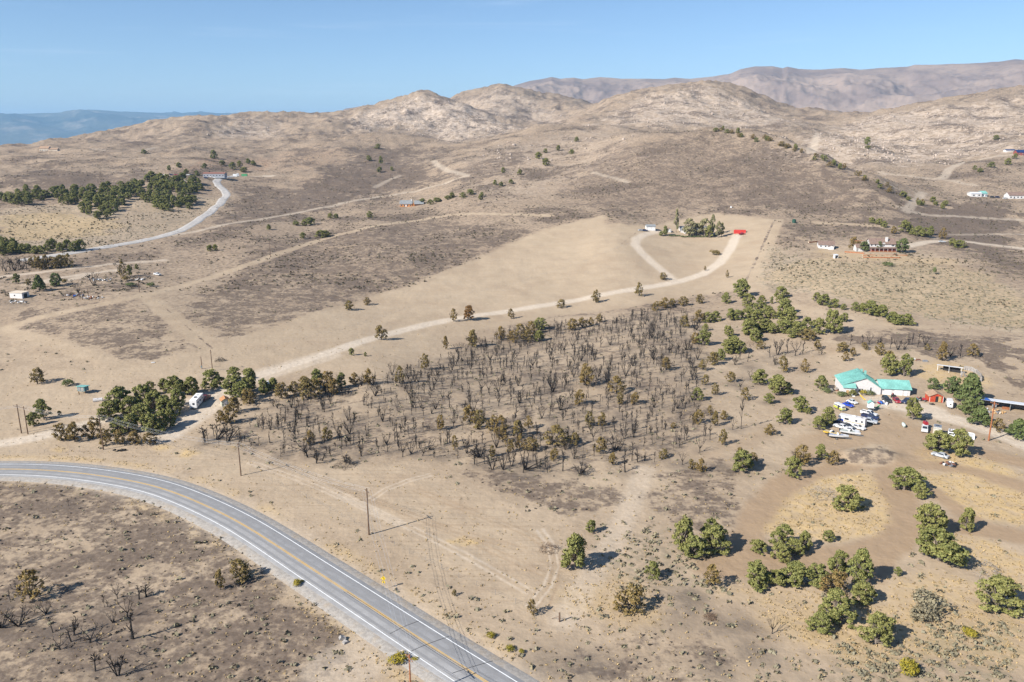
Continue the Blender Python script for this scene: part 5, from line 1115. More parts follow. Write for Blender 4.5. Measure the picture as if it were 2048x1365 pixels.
# middle homestead
p = P(1293, 461); o = thing('white_garage', 'plain white garage with a grey roof at the end of the gravel fork', 'garage', p, math.radians(2)); gable_x(o, 0, 7.2, 0, 6, 2.9, 4.2, WHITE, GREYR, .3); MB().box(1, 3.6, -.06, 0, 0, 2.3).build('garage_door', TRIM, o); MB().box(4.2, 6.6, -.06, 0, 0, 2.3).build('garage_door', TRIM, o)
p = P(1336, 465); o = thing('white_gable_shed', 'tiny white gabled shed left of the poplar-screened house', 'shed', p, .1); gable_y(o, 0, 2.6, 0, 4.5, 2.2, 2.2, 3.3, 1.3, WHITE, BROWNR, .2); door(o, 1.3, 0, .9, 1.8, TRIM)
p = P(1362, 466); o = thing('screened_house', 'long low grey-roofed house half hidden behind pale trees', 'house', p, .03); gable_x(o, 0, 24, 0, 9, 2.6, 4.7, WHITE, GREYR, .5); gable_y(o, 2, 8, -3, -.03, 2.4, 2.4, 3.6, 5, WHITE, WTIN, .3, 'wing_wall', 'wing_roof')
for x in (10, 14, 18): win(o, x, 0, .9, 1.6, 1.2)
door(o, 12, 0, 1.0, 2, BROWNR); MB().box(15.2, 18.8, -.7, -.06, 0, 2.2).build('porch_screen', DARK, o)
for t in [(1352, 465, 9, 40, 'w', 'tall slender poplar behind the tiny white gabled shed'), (1424, 472, 11, 36, 'w', 'tall poplar at the right end of the screened house'), (1436, 476, 12, 28, 'w', 'poplar nearest the red container'), (1443, 474, 10, 24, 'w', 'shorter poplar right beside the red container'), (1378, 473, 26, 30, 'w', 'wide pale tree in front of the screened house'), (1409, 473, 26, 30, 'w', 'wide pale tree right of the screened house door'), (1394, 470, 16, 20, 'w', 'small pale tree in the middle of the screened house front'), (1331, 471, 12, 18, 'g', 'dark conifer left of the tiny white gabled shed'), (1322, 472, 9, 9, 'g', 'small bush-like tree at the left end of the homestead garden'), (1418, 476, 18, 22, 'g', 'dark tree at the foot of the tall poplar')]: plant_px(t[4], *t[:4], t[5])
o = thing('garden_hedge', 'low green hedge along the front of the screened house', 'hedge', P(1390, 474))
for k in range(12):
    q = P(1342 + k * 8, 471 + (4 if 2 < k < 10 else 2)); h_ = link('shrub', BUSH['d'][k % 2], o); h_.location = q - o.location; h_.scale = (3.4, 2.4, 1.6)
p = P(1468, 468); o = thing('red_container', 'bright red shipping container at the right end of the homestead', 'container', p, math.radians(-8)); RED = mat('red_steel', (0.55, 0.05, 0.04), .5, .12, 1); MB().box(0, 9, 0, 2.6, 0, 3.0).build('body', RED, o)
cr = MB(); [cr.box(x * .6 + .2, x * .6 + .4, -.05, 0, .2, 2.8) for x in range(14)]; cr.build('corrugation', RED, o); MB().box(8.98, 9.06, .1, 2.5, .1, 2.9).build('door', RUST, o)
p = P(1588, 446); o = thing('green_water_tank', 'dark green round water tank on the hillside', 'tank', p); MB().tube((0, 0, -.3), (0, 0, 2.6), 1.5, n=16).build('body', mat('tank_green', (0.02, 0.07, 0.05), .6), o); MB().tube((0, 0, 2.6), (0, 0, 3.0), 1.5, .4, 16).build('lid', mat('tank_green', (0.02, 0.07, 0.05)), o)
p = P(1462, 416); o = thing('white_marker', 'small white box alone high on the middle hill', 'box', p); MB().box(-.6, .6, -.6, .6, 0, 1.4).build('body', TRIM, o); MB().slab([(-.8, -.8, 1.7), (.8, -.8, 1.7), (.8, .8, 1.5), (-.8, .8, 1.5)], .1).build('lid', STEEL, o)
# far houses
def far_house(u, v, wpx, dep, hw, hr, wm, rm, lb, rz=0.0, nwin=4, nm='far_house', cat='house'):
    p = P(u, v); L = wpx * depth_scale(p); o = thing(nm, lb, cat, p, rz); gable_x(o, 0, L, 0, dep, hw, hr, wm, rm, .4, base=-1.5)
    for k in range(nwin): win(o, L * (k + .5) / nwin, 0, .9, min(1.6, L / nwin * .4), 1.2)
    if nwin: door(o, L * .5 if nwin % 2 == 0 else L * .34, 0, 1.0, 2.0, TRIM if wm is not TRIM else TANW)
    return o, L
far_house(406, 354, 43, 9, 3.6, 5.0, mat('blue_grey_siding', (0.30, 0.31, 0.34), .8), mat('rust_brown_roof', (0.24, 0.12, 0.09), .8), 'long low ranch building with a rusty roof above the far grove', 0.0, 7)
o, L = far_house(800, 414, 24, 8, 3.0, 6.2, ORANGEW, GREYR, 'orange log house with a grey roof on the far shelf', 0.03, 4); gable_x(o, L * 1.22, L * 1.95, -.5, 7, 3.0, 6.0, mat('dark_log', (0.12, .06, .035), .8), GREYR, .4, 'wing_wall', 'wing_roof', -1.5); MB().box(L * .9, L * .9 + 1, 3, 4, 5, 7.4).build('chimney', WHITE, o); MB().box(L * 1.02, L * 1.2, .5, 6, -1, 3.2).build('link_wall', ORANGEW, o)
o, L = far_house(79, 303, 17, 12, 4.5, 8, CREAM, TANR, 'far beige house on the left ridge', 0.15, 4); gable_x(o, L * 1.05, L * 2.0, -1, 9, 3, 5, CREAM, TANR, .4, 'wing_wall', 'wing_roof', -2)
far_house(1942, 394, 21, 8, 3.2, 4.2, WHITE, WTIN, 'long white metal building on the far right flat', -0.02, 2); far_house(1964, 394, 10, 9, 3.2, 5.2, mat('pale_blue_siding', (.42, .48, .5), .8), TEAL, 'far small barn with a teal roof beside the long white building', 0, 2)
far_house(2018, 398, 34, 10, 3.2, 6.0, WHITE, BROWNR, 'far white house with a brown roof at the right edge', -0.05, 5)
o, L = far_house(2034, 311, 30, 10, 3.5, 6.5, BRICK, mat('solar_panel', (0.02, 0.04, 0.12), .2, .2, .5, spec=.6), 'far hillside house with a dark blue solar roof at the right edge', -.1, 4)
o, L = far_house(2012, 305, 19, 7, 2.6, 3.6, WHITE, mat('solar_panel', (0.02, 0.04, 0.12)), 'far long carport with dark panels left of the solar house', 0, 0, 'carport', 'carport')
p = P(20, 596); o = thing('flat_roofed_building', 'small white flat-roofed block building at the left edge', 'building', p, math.radians(-10)); MB().box(0, 7.6, 0, 5, -.6, 2.8).build('wall', CREAM if False else WHITE, o); MB().box(-.25, 7.85, -.25, 5.25, 2.8, 3.0).build('roof', CREAM, o); win(o, 3.0, 0, 1.1, .8, .7); MB().box(7.55, 7.66, 1.2, 3.6, 0, 2.2).build('doorway', DARK, o)
# green and white containers at the ranch
for u, v, m_, lb in ((483, 353, mat('green_steel', (.03, .25, .09), .5), 'bright green container by the far ranch road'), (466, 353, WTIN, 'white container by the far ranch road'), (473, 352, WTIN, 'short white tank right beside the far white container')):
    o = thing('container', lb, 'container', P(u, v)); w_ = 7 if 'green' in lb else (5 if 'white container' in lb and 'beside' not in lb else 2.5); MB().box(0, w_, 0, 2.5, -.4, 2.7).build('body', m_, o); MB().box(-.04, .0, .1, 2.4, .1, 2.5).build('door', STEEL, o); MB().box(.3, w_ - .3, -.04, 0, 1.2, 1.5).build('rail', STEEL, o)

# ------------------------------------------------------------------ vehicles (x forward, origin under the middle)
_wm = {}
def wheels(o, xs, half, r, w=.22):
    key = (r, w)
    if key not in _wm:
        _wm[key] = (MB().tube((0, -w / 2, 0), (0, w / 2, 0), r, n=14).mesh('tyre', BLACK), MB().tube((0, -w / 2 - .012, 0), (0, w / 2 + .012, 0), r * .58, n=10).mesh('rim', STEEL))
    for x in xs:
        for s_ in (-1, 1):
            a = link('wheel', _wm[key][0], o); a.location = (x, s_ * (half - w / 2), r); link('rim', _wm[key][1], a)
def paint(name, rgb, rough=.3): return mat('paint_' + name, rgb, rough, .05, 1.0, .0, spec=.5, dirt=.12)
PW, PB, PDB, PR, PK, PG = paint('white', (.62, .62, .61)), paint('blue', (.015, .06, .42)), paint('dark_blue', (.02, .03, .08)), paint('red', (.30, .02, .03)), paint('black', (.03, .035, .035)), paint('silver', (.42, .44, .46))
PROF = {  # side profile of the lower body, then cabin (x0,x1 bottom; x0,x1 top; z)
 'sedan': (4.7, 1.8, [(-2.35, .32), (2.3, .32), (2.35, .62), (2.2, .78), (.95, .92), (-1.55, .96), (-2.3, .9)], (-1.75, 1.0, -1.15, .15, .93, 1.42)),
 'beetle': (4.1, 1.6, [(-2.0, .35), (2.0, .35), (2.05, .6), (1.8, .85), (.8, .95), (-1.2, .98), (-1.8, .82), (-2.05, .55)], (-1.25, .75, -.75, .35, .94, 1.48)),
 'suv': (4.7, 1.85, [(-2.3, .4), (2.25, .4), (2.35, .7), (2.25, .95), (1.0, 1.06), (-2.3, 1.08)], (-2.25, 1.1, -2.0, .35, 1.05, 1.72)),
 'pickup': (5.5, 1.9, [(-2.75, .48), (2.65, .48), (2.75, .8), (2.65, 1.0), (1.2, 1.1), (-2.75, 1.1)], (-.75, 1.3, -.55, .55, 1.08, 1.78)),
}
def car(kind, u, v, rz, m_, label, cat=None, bed=None):
    L, Wd, pr, cb = PROF[kind]; p = P(u, v); o = thing({'sedan': 'parked_car', 'beetle': 'parked_car', 'suv': 'parked_car', 'pickup': 'pickup_truck'}[kind], label, cat or ('truck' if kind == 'pickup' else 'car'), p, rz)
    h = Wd / 2
    MB().loft([[(x * k, y, .33 + (z - .33) * kz) for x, z in pr] for y, k, kz in ((-h, .955, .93), (-h + .14, 1, 1), (h - .14, 1, 1), (h, .955, .93))]).build('body', m_, o, False)
    x0, x1, t0, t1, z0, z1 = cb; hi = h - .06; ht = h - .26
    cabn = MB().add([(x0, -hi, z0), (x1, -hi, z0), (x1, hi, z0), (x0, hi, z0), (t0, -ht, z1), (t1, -ht, z1), (t1, ht, z1), (t0, ht, z1)], [(4, 5, 6, 7), (0, 1, 5, 4), (1, 2, 6, 5), (2, 3, 7, 6), (3, 0, 4, 7)]).build('cabin', m_, o)
    def pane(a, b, c, d, ins, nm):
        q = [Vector(t) for t in (a, b, c, d)]; ce = sum(q, Vector()) / 4; n_ = (q[1] - q[0]).cross(q[2] - q[1]).normalized() * .015
        if n_.dot(ce - Vector((0, 0, 1.0))) < 0: n_ = -n_
        MB().add([ce + (t - ce) * ins + n_ for t in q], [(0, 1, 2, 3)]).build(nm, GLASS, cabn)
    pane((x1, -hi, z0), (x1, hi, z0), (t1, ht, z1), (t1, -ht, z1), .86, 'windscreen'); pane((x0, -hi, z0), (x0, hi, z0), (t0, ht, z1), (t0, -ht, z1), .82, 'rear_window')
    for s_ in (-1, 1): pane((x0, s_ * hi, z0), (x1, s_ * hi, z0), (t1, s_ * ht, z1), (t0, s_ * ht, z1), .80, 'side_window')
    wheels(o, (-L * .29, L * .30), h + .01, .33 if kind in ('sedan', 'beetle') else .38)
    for s_ in (-1, 1): MB().box(L / 2 - .12, L / 2 - .02, s_ * h * .68 - .16, s_ * h * .68 + .16, .60, .74).build('headlight', TRIM, o); MB().box(-L / 2 + .03, -L / 2 + .1, s_ * h * .7 - .14, s_ * h * .7 + .14, .70, .84).build('taillight', PR, o)
    if kind == 'pickup':
        MB().box(-2.62, -.85, -h + .22, h - .22, 1.085, 1.115).build('bed_floor', bed or DARK, o)
        for s_ in (-1, 1): MB().box(-2.72, -.78, s_ * (h - .12) - .07, s_ * (h - .12) + .07, 1.1, 1.32).build('bed_side', m_, o)
        MB().box(-2.75, -2.67, -h + .1, h - .1, 1.1, 1.32).build('tailgate', m_, o)
    return o
A_ = ang
car('beetle', 1704, 807, A_(1693, 803, 1716, 811), PW, 'white rounded car behind the blue one by the wire pen'); car('beetle', 1696, 813, A_(1685, 808, 1707, 816), PB, 'bright blue rounded car right of the lime van')
car('sedan', 1680, 856, A_(1688, 858, 1666, 852), PW, 'white sedan at the left of the parked row below the motorhome'); car('sedan', 1674, 848, A_(1682, 851, 1664, 846), PDB, 'dark blue car peeking out behind the motorhome cab')
car('sedan', 1716, 858, A_(1704, 854, 1730, 862), PW, 'white coupe at the right end of the parked row below the motorhome'); car('sedan', 1695, 856, A_(1686, 853, 1706, 860), PK, 'dark car between the two white ones below the motorhome'); car('sedan', 1703, 864, A_(1692, 861, 1714, 867), PW, 'white sedan right behind the rear white boat')
car('pickup', 1738, 831, A_(1724, 828, 1750, 834), PW, 'white pickup with its hood up at the back of the truck row'); car('pickup', 1740, 838, A_(1726, 835, 1752, 841), PDB, 'dark blue pickup in the middle of the truck row'); car('pickup', 1737, 846, A_(1724, 843, 1752, 849), PG, 'silver pickup at the front of the truck row')
car('suv', 1772, 803, A_(1766, 797, 1775, 806), PK, 'black car in the yard left of the red one'); car('sedan', 1793, 804, A_(1788, 797, 1796, 806), PR, 'dark red car parked before the garage wing'); car('pickup', 1814, 806, A_(1824, 802, 1806, 808), PDB, 'dark blue pickup with a teal tarp before the garage wing', bed=TEAL)
car('pickup', 1849, 862, A_(1850, 850, 1849, 864), PW, 'white pickup with a red load on the gravel edge', bed=PR); o = thing('red_load', 'dark red machine loaded on the white pickup by the gravel edge', 'machine', P(1850, 856, 1.3), 1.5); MB().box(-.9, .9, -.6, .6, 0, .9, .2, .1).build('body', PR, o); MB().tube((-.5, 0, .9), (-.5, 0, 1.4), .08).build('handle', BLACK, o)
car('pickup', 411, 800, A_(396, 812, 424, 792), paint('maroon', (.12, .02, .025)), 'dark maroon pickup hitched before the white travel trailer'); car('pickup', 315, 551, A_(306, 549, 324, 553), PW, 'white pickup alone on the dry grass at the left'); car('sedan', 540, 769, A_(532, 773, 552, 764), PW, 'white car mostly hidden behind the driveway junipers')
car('sedan', 1282, 462, .2, PG, 'silver car left of the white garage'); car('suv', 1290, 463, .1, PDB, 'dark car at the corner of the white garage'); car('pickup', 1484, 470, .3, PR, 'red and white truck before the red container'); car('sedan', 1884, 485, -.3, PG, 'silver car on the white driveway right of the two-storey house'); car('sedan', 1880, 914, A_(1888, 916, 1872, 911), PG, 'small grey wreck under the pair of junipers')
car('suv', 1995, 396, .1, PDB, 'far dark vehicle between the far right buildings'); car('sedan', 2010, 398, .0, PW, 'far white car beside the far brown-roofed house'); car('suv', 1985, 396, 0, PK, 'far black vehicle right of the teal-roofed barn')
for k, (u, v, m_, lb) in enumerate([(330, 351, PG, 'silver car at the left end of the ranch vehicle row'), (343, 351, PDB, 'dark car in the upper ranch vehicle row'), (352, 351, PR, 'red car in the upper ranch vehicle row'), (362, 351, PW, 'white and red car in the upper ranch vehicle row'), (377, 351, PW, 'white car at the right end of the upper ranch vehicle row'), (327, 361, PW, 'white car at the left end of the lower ranch row'), (335, 362, PK, 'black car in the lower ranch row'), (345, 362, PW, 'white car in the middle of the lower ranch row'), (373, 363, PW, 'white car at the right end of the lower ranch row'), (412, 357, PDB, 'dark car before the left end of the ranch building'), (430, 357, PW, 'white car before the right end of the ranch building')]): car('suv' if k % 2 else 'sedan', u, v, random.uniform(-.3, .3), m_, lb)
# lime van
o = thing('lime_van', 'lime green and white bus-shaped van with an open side door', 'van', P(1679, 819), A_(1665, 813, 1691, 826)); LIME = paint('lime', (.42, .44, .06))
MB().loft([[(x * k, y, .35 + (z - .35) * k) for x, z in ((-2.15, .35), (2.1, .35), (2.2, .6), (2.15, 1.05), (-2.2, 1.05), (-2.22, .6))] for y, k in ((-.86, .97), (-.75, 1), (.75, 1), (.86, .97))]).build('body', LIME, o); MB().loft([[(x * k, y, z) for x, z in ((-2.17, 1.055), (2.12, 1.055), (1.85, 1.75), (1.6, 1.93), (-1.95, 1.95), (-2.12, 1.8))] for y, k in ((-.83, .97), (-.66, 1), (.66, 1), (.83, .97))]).build('roof', PW, o)
for x in (-1.5, -.55, 1.1):
    for s_ in (-1, 1): MB().box(x - .36, x + .36, s_ * .80 - .05, s_ * .80 + .05, 1.2, 1.62).build('side_window', GLASS, o)
MB().box(-.0, .75, -.89, -.8, .45, 1.7).build('door_opening', DARK, o); MB().box(1.98, 2.06, -.62, .62, 1.15, 1.6).build('windscreen', GLASS, o); wheels(o, (-1.25, 1.3), .85, .33)
for s_ in (-1, 1): MB().tube((2.1, s_ * .58, .8), (2.24, s_ * .58, .8), .14, n=10).build('headlight', TRIM, o)
MB().box(2.1, 2.28, -.8, .8, .38, .52).build('bumper', PW, o)
# motorhome
o = thing('motorhome', 'long white motorhome with a tan stripe among the parked cars', 'motorhome', P(1703, 850), A_(1726, 853, 1677, 843)); MB().loft([[(x, y, z) for x, z in ((-4.3, .6), (2.3, .6), (2.4, 1.7), (3.6, 1.9), (4.1, 2.3), (3.9, 2.95), (-4.2, 3.0))] for y in (-1.2, 1.2)]).build('body', WHITE, o); MB().loft([[(x, y, z) for x, z in ((2.3, .5), (4.4, .5), (4.5, .95), (3.6, 1.1), (3.0, 1.68), (2.42, 1.68))] for y in (-.95, .95)]).build('cab', PB, o)
MB().box(-4.0, 2.2, 1.19, 1.215, 1.25, 1.45).build('stripe', TANW, o); MB().box(-4.0, 2.2, -1.215, -1.19, 1.25, 1.45).build('stripe', TANW, o)
for x, w_ in ((1.4, 1.3), (-1.6, .7), (-3.3, .6)):
    for s_ in (-1, 1): MB().box(x - w_ / 2, x + w_ / 2, s_ * 1.2 - .03, s_ * 1.2 + .03, 1.75, 2.35).build('window', GLASS, o)
MB().box(3.05, 3.6, -.8, .8, 1.12, 1.5).build('windscreen', GLASS, o); wheels(o, (-2.3, 3.4), 1.15, .4); MB().box(-1.0, -.1, -.4, .4, 3.0, 3.25).build('roof_unit', TRIM, o); MB().box(-3.2, -2.6, -.3, .3, 2.99, 3.12).build('roof_vent', STEEL, o)
for s_ in (-1, 1): MB().box(4.44, 4.52, s_ * .7 - .15, s_ * .7 + .15, .62, .82).build('headlight', TRIM, o)
# travel trailer
o = thing('travel_trailer', 'long white travel trailer parked beside the thick juniper clump', 'trailer', P(394, 812), A_(385, 817, 405, 795)); MB().box(-4.2, 4.2, -1.2, 1.2, .55, 3.3, .05, .04).build('body', TRIM, o)
MB().box(-4.23, -4.14, -.55, .15, 1.75, 2.4).build('rear_window', GLASS, o); MB().box(-4.22, -4.16, -1.1, 1.1, .6, .75).build('bumper', STEEL, o)
for x, w_ in ((-2.4, 1.0), (.2, 1.3), (2.8, .8)):
    for s_ in (-1, 1): MB().box(x - w_ / 2, x + w_ / 2, s_ * 1.18 - .03, s_ * 1.18 + .03, 1.7, 2.4).build('window', GLASS, o)
for x in (-1.2, 1.6): MB().box(x - .12, x + .12, -1.225, -1.17, .8, 3.0).build('stripe', STEEL, o)
MB().box(1.4, 2.1, -1.22, -1.15, .65, 2.5).build('door', TRIM, o); MB().box(-1.2, -.3, -.4, .4, 3.3, 3.55).build('roof_unit', BLACK, o); MB().box(1.6, 2.1, -.25, .25, 3.29, 3.42).build('roof_vent', STEEL, o); MB().tube((4.2, 0, .6), (5.4, 0, .6), .08).build('hitch', STEEL, o); wheels(o, (-.6, .3), 1.2, .36)
# horse trailer, camper, wrecks, tilted trailer
o = thing('horse_trailer', 'white enclosed horse trailer parked right of the red shed', 'trailer', P(1899, 814), A_(1896, 806, 1901, 820)); MB().loft([[(-2.2, -1, .5), (-2.2, 1, .5), (-2.2, 1.05, 1.6), (-2.2, .8, 2.5), (-2.2, -.8, 2.5), (-2.2, -1.05, 1.6)], [(1.7, -1, .5), (1.7, 1, .5), (1.7, 1.05, 1.6), (1.7, .8, 2.5), (1.7, -.8, 2.5), (1.7, -1.05, 1.6)], [(2.5, -.6, .55), (2.5, .6, .55), (2.5, .6, 1.4), (2.4, .5, 2.2), (2.4, -.5, 2.2), (2.5, -.6, 1.4)]]).build('body', WHITE, o); wheels(o, (-.9, -.1), 1.1, .34)
for s_ in (-1, 1): MB().box(-1.6, -1.0, s_ * 1.0 - .04, s_ * 1.0 + .04, 1.6, 2.0).build('window', GLASS, o)
MB().box(2.44, 2.52, -.35, .1, 1.5, 1.85).build('front_window', GLASS, o); MB().tube((2.5, 0, .55), (3.4, 0, .5), .07).build('hitch', STEEL, o)
o = thing('old_camper', 'old boxy cream camper with a stripped dark roof beside the gravel', 'camper', P(1873, 872), A_(1874, 858, 1872, 875)); MB().box(-2.6, 2.4, -1.15, 1.15, .55, 2.9).build('body', mat('old_cream', (.60, .55, .45), .7, .15, 1, dirt=.4), o); MB().box(-2.5, 0.2, -1.05, 1.05, 2.9, 2.96).build('roof_frame', STEEL, o); MB().box(2.38, 2.44, -.35, .35, 1.7, 2.2).build('window', GLASS, o); MB().box(2.38, 2.43, -1.1, .2, 1.2, 1.45).build('stripe', TIMB, o); wheels(o, (-.3,), 1.15, .36); MB().box(-1.6, -1.0, -.5, .5, 2.96, 3.0).build('roof_hole', DARK, o)
o = thing('gutted_van', 'gutted white van full of junk right of the old camper', 'van', P(1902, 874), A_(1904, 862, 1901, 877)); MB().loft([[(x * k, y, z) for x, z in ((-2.2, .45), (2.2, .45), (2.3, .9), (1.6, 1.2), (1.1, 1.9), (-2.2, 1.9))] for y, k in ((-.95, .97), (-.8, 1), (.8, 1), (.95, .97))]).build('body', PW, o); MB().box(-1.9, .9, -.7, .7, 1.9, 1.93).build('roof_opening', DARK, o); wheels(o, (-1.3, 1.4), .95, .34); MB().box(1.35, 1.6, -.7, .7, 1.3, 1.7).build('windscreen', GLASS, o)
for k in range(9): MB().box(*(lambda x, y: (x - .2, x + .2, y - .15, y + .15))(random.uniform(-1.7, .7), random.uniform(-.5, .5)), 1.93, random.uniform(2.0, 2.3)).build('junk', random.choice([GREYB, TRIM, RUST, STEEL]), o)
o = thing('tilted_trailer', 'flat grey trailer bed lying tilted with a white edge by the gravel', 'trailer', P(1929, 876), -.5); MB().slab([(-2.4, -1.2, .5), (2.2, -1.3, .3), (2.2, 1.3, 1.4), (-2.4, 1.2, 1.5)], .12).build('deck', mat('grey_panel', (.42, .42, .41), .7), o); MB().slab([(2.22, -1.3, .4), (2.7, -1.2, .3), (2.7, 1.2, 1.3), (2.22, 1.3, 1.5)], .12).build('edge_rail', TRIM, o); wheels(o, (0,), 1.3, .3); MB().slab([(-2.4, 1.22, 1.6), (2.2, 1.32, 1.5), (2.2, 1.5, 1.5), (-2.4, 1.4, 1.6)], .2).build('side_rail', TRIM, o)
# boats on trailers
def boat(u, v, rz, hull, deck, lb, L=5.2):
    o = thing('trailer_boat', lb, 'boat', P(u, v), rz); rings = []
    for t in (0, .25, .5, .72, .9, 1.0):
        x = -L / 2 + L * t; w = .95 * (1 - max(0, t - .45) ** 2 * 3.2); w = max(w, .05); k = .55 + .18 * max(0, t - .6) * 3
        rings.append([(x, -w, 1.35 + .15 * t), (x, -w * .85, .9), (x, 0, k), (x, w * .85, .9), (x, w, 1.35 + .15 * t)])
    MB().loft(rings).build('hull', hull, o); rg = [[(r[0][0], r[0][1] * .78, r[0][2] + .02), (r[4][0], r[4][1] * .78, r[4][2] + .02)] for r in rings[:4]]
    m = MB(); [m.add([a[0], b[0], b[1], a[1]], [(0, 1, 2, 3)]) for a, b in zip(rg[:-1], rg[1:])]; m.build('deck', deck, o)
    MB().add([(.5, -.7, 1.45), (.5, .7, 1.45), (.15, .55, 1.9), (.15, -.55, 1.9)], [(0, 1, 2, 3)]).build('windscreen', GLASS, o)
    for y in (-.35, .35): MB().box(-.6, -.15, y - .22, y + .22, 1.4, 1.85).build('seat', TRIM, o)
    MB().box(-L / 2 - .35, -L / 2, -.22, .22, .7, 1.7).build('motor', BLACK, o); MB().tube((-2, 0, .42), (L / 2 + 1.0, 0, .45), .06).build('trailer_frame', STEEL, o); wheels(o, (-.7,), 1.05, .3)
boat(1664, 873, A_(1648, 868, 1682, 878), mat('yellow_gelcoat', (.62, .42, .06), .4), mat('tan_deck', (.45, .36, .22), .7), 'yellow motorboat on a trailer at the left of the three boats'); boat(1677, 878, A_(1655, 874, 1694, 878), PW, mat('blue_grey_deck', (.30, .33, .40), .7), 'white motorboat with blue inside nearest the camera of three boats', 5.8); boat(1700, 871, A_(1682, 866, 1722, 873), PW, mat('green_grey_deck', (.35, .38, .34), .7), 'white and green motorboat at the right of the three boats', 6.0)
# tractor, quad, tyres, propane tank, junk
def tractor(u, v, rz, lb, r=.5):
    o = thing('tractor', lb, 'tractor', P(u, v), rz); MB().box(.1, 1.5, -.32, .32, .6, 1.2, .1, .05).build('hood', PR, o); MB().box(-.6, .1, -.4, .4, .6, .9).build('chassis', BLACK, o); MB().box(-.5, -.1, -.25, .25, .9, 1.4).build('seat', BLACK, o); MB().tube((.15, 0, 1.15), (-.05, 0, 1.5), .03).build('steering_post', STEEL, o); wheels(o, (-.5,), .75, r, .3); wheels(o, (1.1,), .6, .32, .2)
tractor(1786, 795, 1.2, 'red tractor standing at the garage wing wall', .6); tractor(1843, 802, -.6, 'small red tractor left of the red shed')
o = thing('tyre_pile', 'pile of black tyres before the red shed', 'tyres', P(1864, 810))
for x, y, z in ((0, 0, 0), (.7, .1, 0), (.3, .6, 0), (.35, .2, .22), (-.4, .5, 0)): MB().tube((x, y, z), (x, y, z + .21), .36, n=12).build('tyre', BLACK, o)
o = thing('propane_tank', 'pale green propane tank lying on the brown clearing', 'tank', P(1807, 854), A_(1804, 846, 1810, 856)); MB().loft([[(x, r * math.cos(a * .6283), .75 + r * math.sin(a * .6283)) for a in range(10)] for x, r in ((-1.35, .1), (-1.2, .38), (-.9, .5), (.9, .5), (1.2, .38), (1.35, .1))]).build('body', mat('mint_steel', (.55, .66, .58), .5, .06), o, True)
for x in (-.8, .7): MB().box(x, x + .14, -.4, .4, 0, .45).build('leg', GREYB, o)
MB().tube((0, 0, 1.2), (0, 0, 1.4), .16, n=8).build('cap', STEEL, o)
def junk(u, v, w, n_, lb, ms, hh=.8):
    p = P(u, v); o = thing('junk_heap', lb, 'junk', p)
    for k in range(n_):
        x, y = random.gauss(0, w / 3), random.gauss(0, w / 5); z = max(0, random.uniform(-.1, hh * .5)); a, b, c = (random.uniform(.15, .6) for _ in range(3))
        q = MB().box(-a, a, -b, b, 0, c * 1.2, a * .2, b * .1).build(random.choice(['scrap', 'crate', 'panel']), random.choice(ms), o); q.location = (x, y, z); q.rotation_euler = (random.uniform(-.5, .5), random.uniform(-.5, .5), random.uniform(0, 3))
MIX = [TRIM, STEEL, GREYB, RUST, BLACK, TANW]
junk(1896, 930, 4.5, 22, 'heap of white and rusty junk under the right juniper', [TRIM, TRIM, STEEL, BLACK, RUST]); junk(1760, 806, 4, 16, 'clutter of toys and bins between playhouse and black car', MIX + [PR, BLUET]); junk(1829, 800, 3, 9, 'flower pots and clutter at the garage wing corner', [TIMB, BRICK, TEALW, TANW])
junk(152, 592, 9, 30, 'burnt-out house debris, left heap of the yard', MIX + [BLUET]); junk(180, 597, 9, 26, 'burnt-out house debris with orange and white scraps, right heap', MIX + [TIMB, TRIM]); junk(203, 561, 10, 24, 'pale debris heap before the bare burnt tree', [TRIM, STEEL, GREYB]); junk(278, 560, 9, 20, 'dark burnt debris under the pole in the yard', [BLACK, STEEL, GREYB, TRIM]); junk(38, 605, 8, 14, 'pale ash and rubble ring by the flat-roofed building', [GREYB, TRIM]); junk(1996, 826, 5, 14, 'hay and tools clutter before the lean-to', [CREAM, TANW, STEEL]); junk(1680, 760, 0.1, 1, 'single grey box behind the grey-green tree', [GREYB]); junk(1664, 782, 4, 9, 'rusty odds and ends beside the grey-green tree', [RUST, GREYB, BLACK])
junk(235, 903, 3, 5, 'low charred posts left in the grass by the highway fence', [CHAR]); junk(690, 1283, 1.6, 4, 'broken pale concrete chunk on the burnt verge', [GREYB, CREAM], .3); junk(800, 1312, 2, 4, 'pale rocks among the rabbitbrush by the highway', [TRIM, CREAM], .3)
o = thing('wire_pen', 'thin wire pen before the front wall of the teal-roofed house', 'pen', P(1728, 803), -.15)
for x in range(7): MB().tube((x * 1.2, 0, 0), (x * 1.2, 0, 1.6), .03).build('post', STEEL, o)
for z in (.4, .8, 1.2, 1.58): MB().tube((0, 0, z), (7.2, 0, z), .012, n=4).build('rail', STEEL, o)

# ------------------------------------------------------------------ poles, wires, fences, sign
def height_px(p, vt): # height of a thing whose top is seen at row vt
    lo, hi = 0, 40
    for _ in range(40):
        m = (lo + hi) / 2; z = p.z + m - CAMH; d = p.y * CP - z * SP; vv = CV - FPX * (p.y * SP + z * CP) / d
        lo, hi = (m, hi) if vv > vt else (lo, m)
    return lo
WT = []
def pole(u, v, vt, lb, arm=True, m_=POLE, r=.16, h=None, rz=.6, name='utility_pole'):
    p = P(u, v); h = h or height_px(p, vt); o = thing(name, lb, 'pole', p, rz); MB().tube((0, 0, -.6), (0, 0, h), r * 1.15, r * .75, 8).build('shaft', m_, o)
    if arm:
        MB().box(-.06, .06, -1.2, 1.2, h - .75, h - .62).build('crossarm', m_, o)
        for y in (-1.1, -.5, .5, 1.1): MB().tube((0, y, h - .62), (0, y, h - .42), .05, .03, 6).build('insulator', STEEL, o)
    return p, h
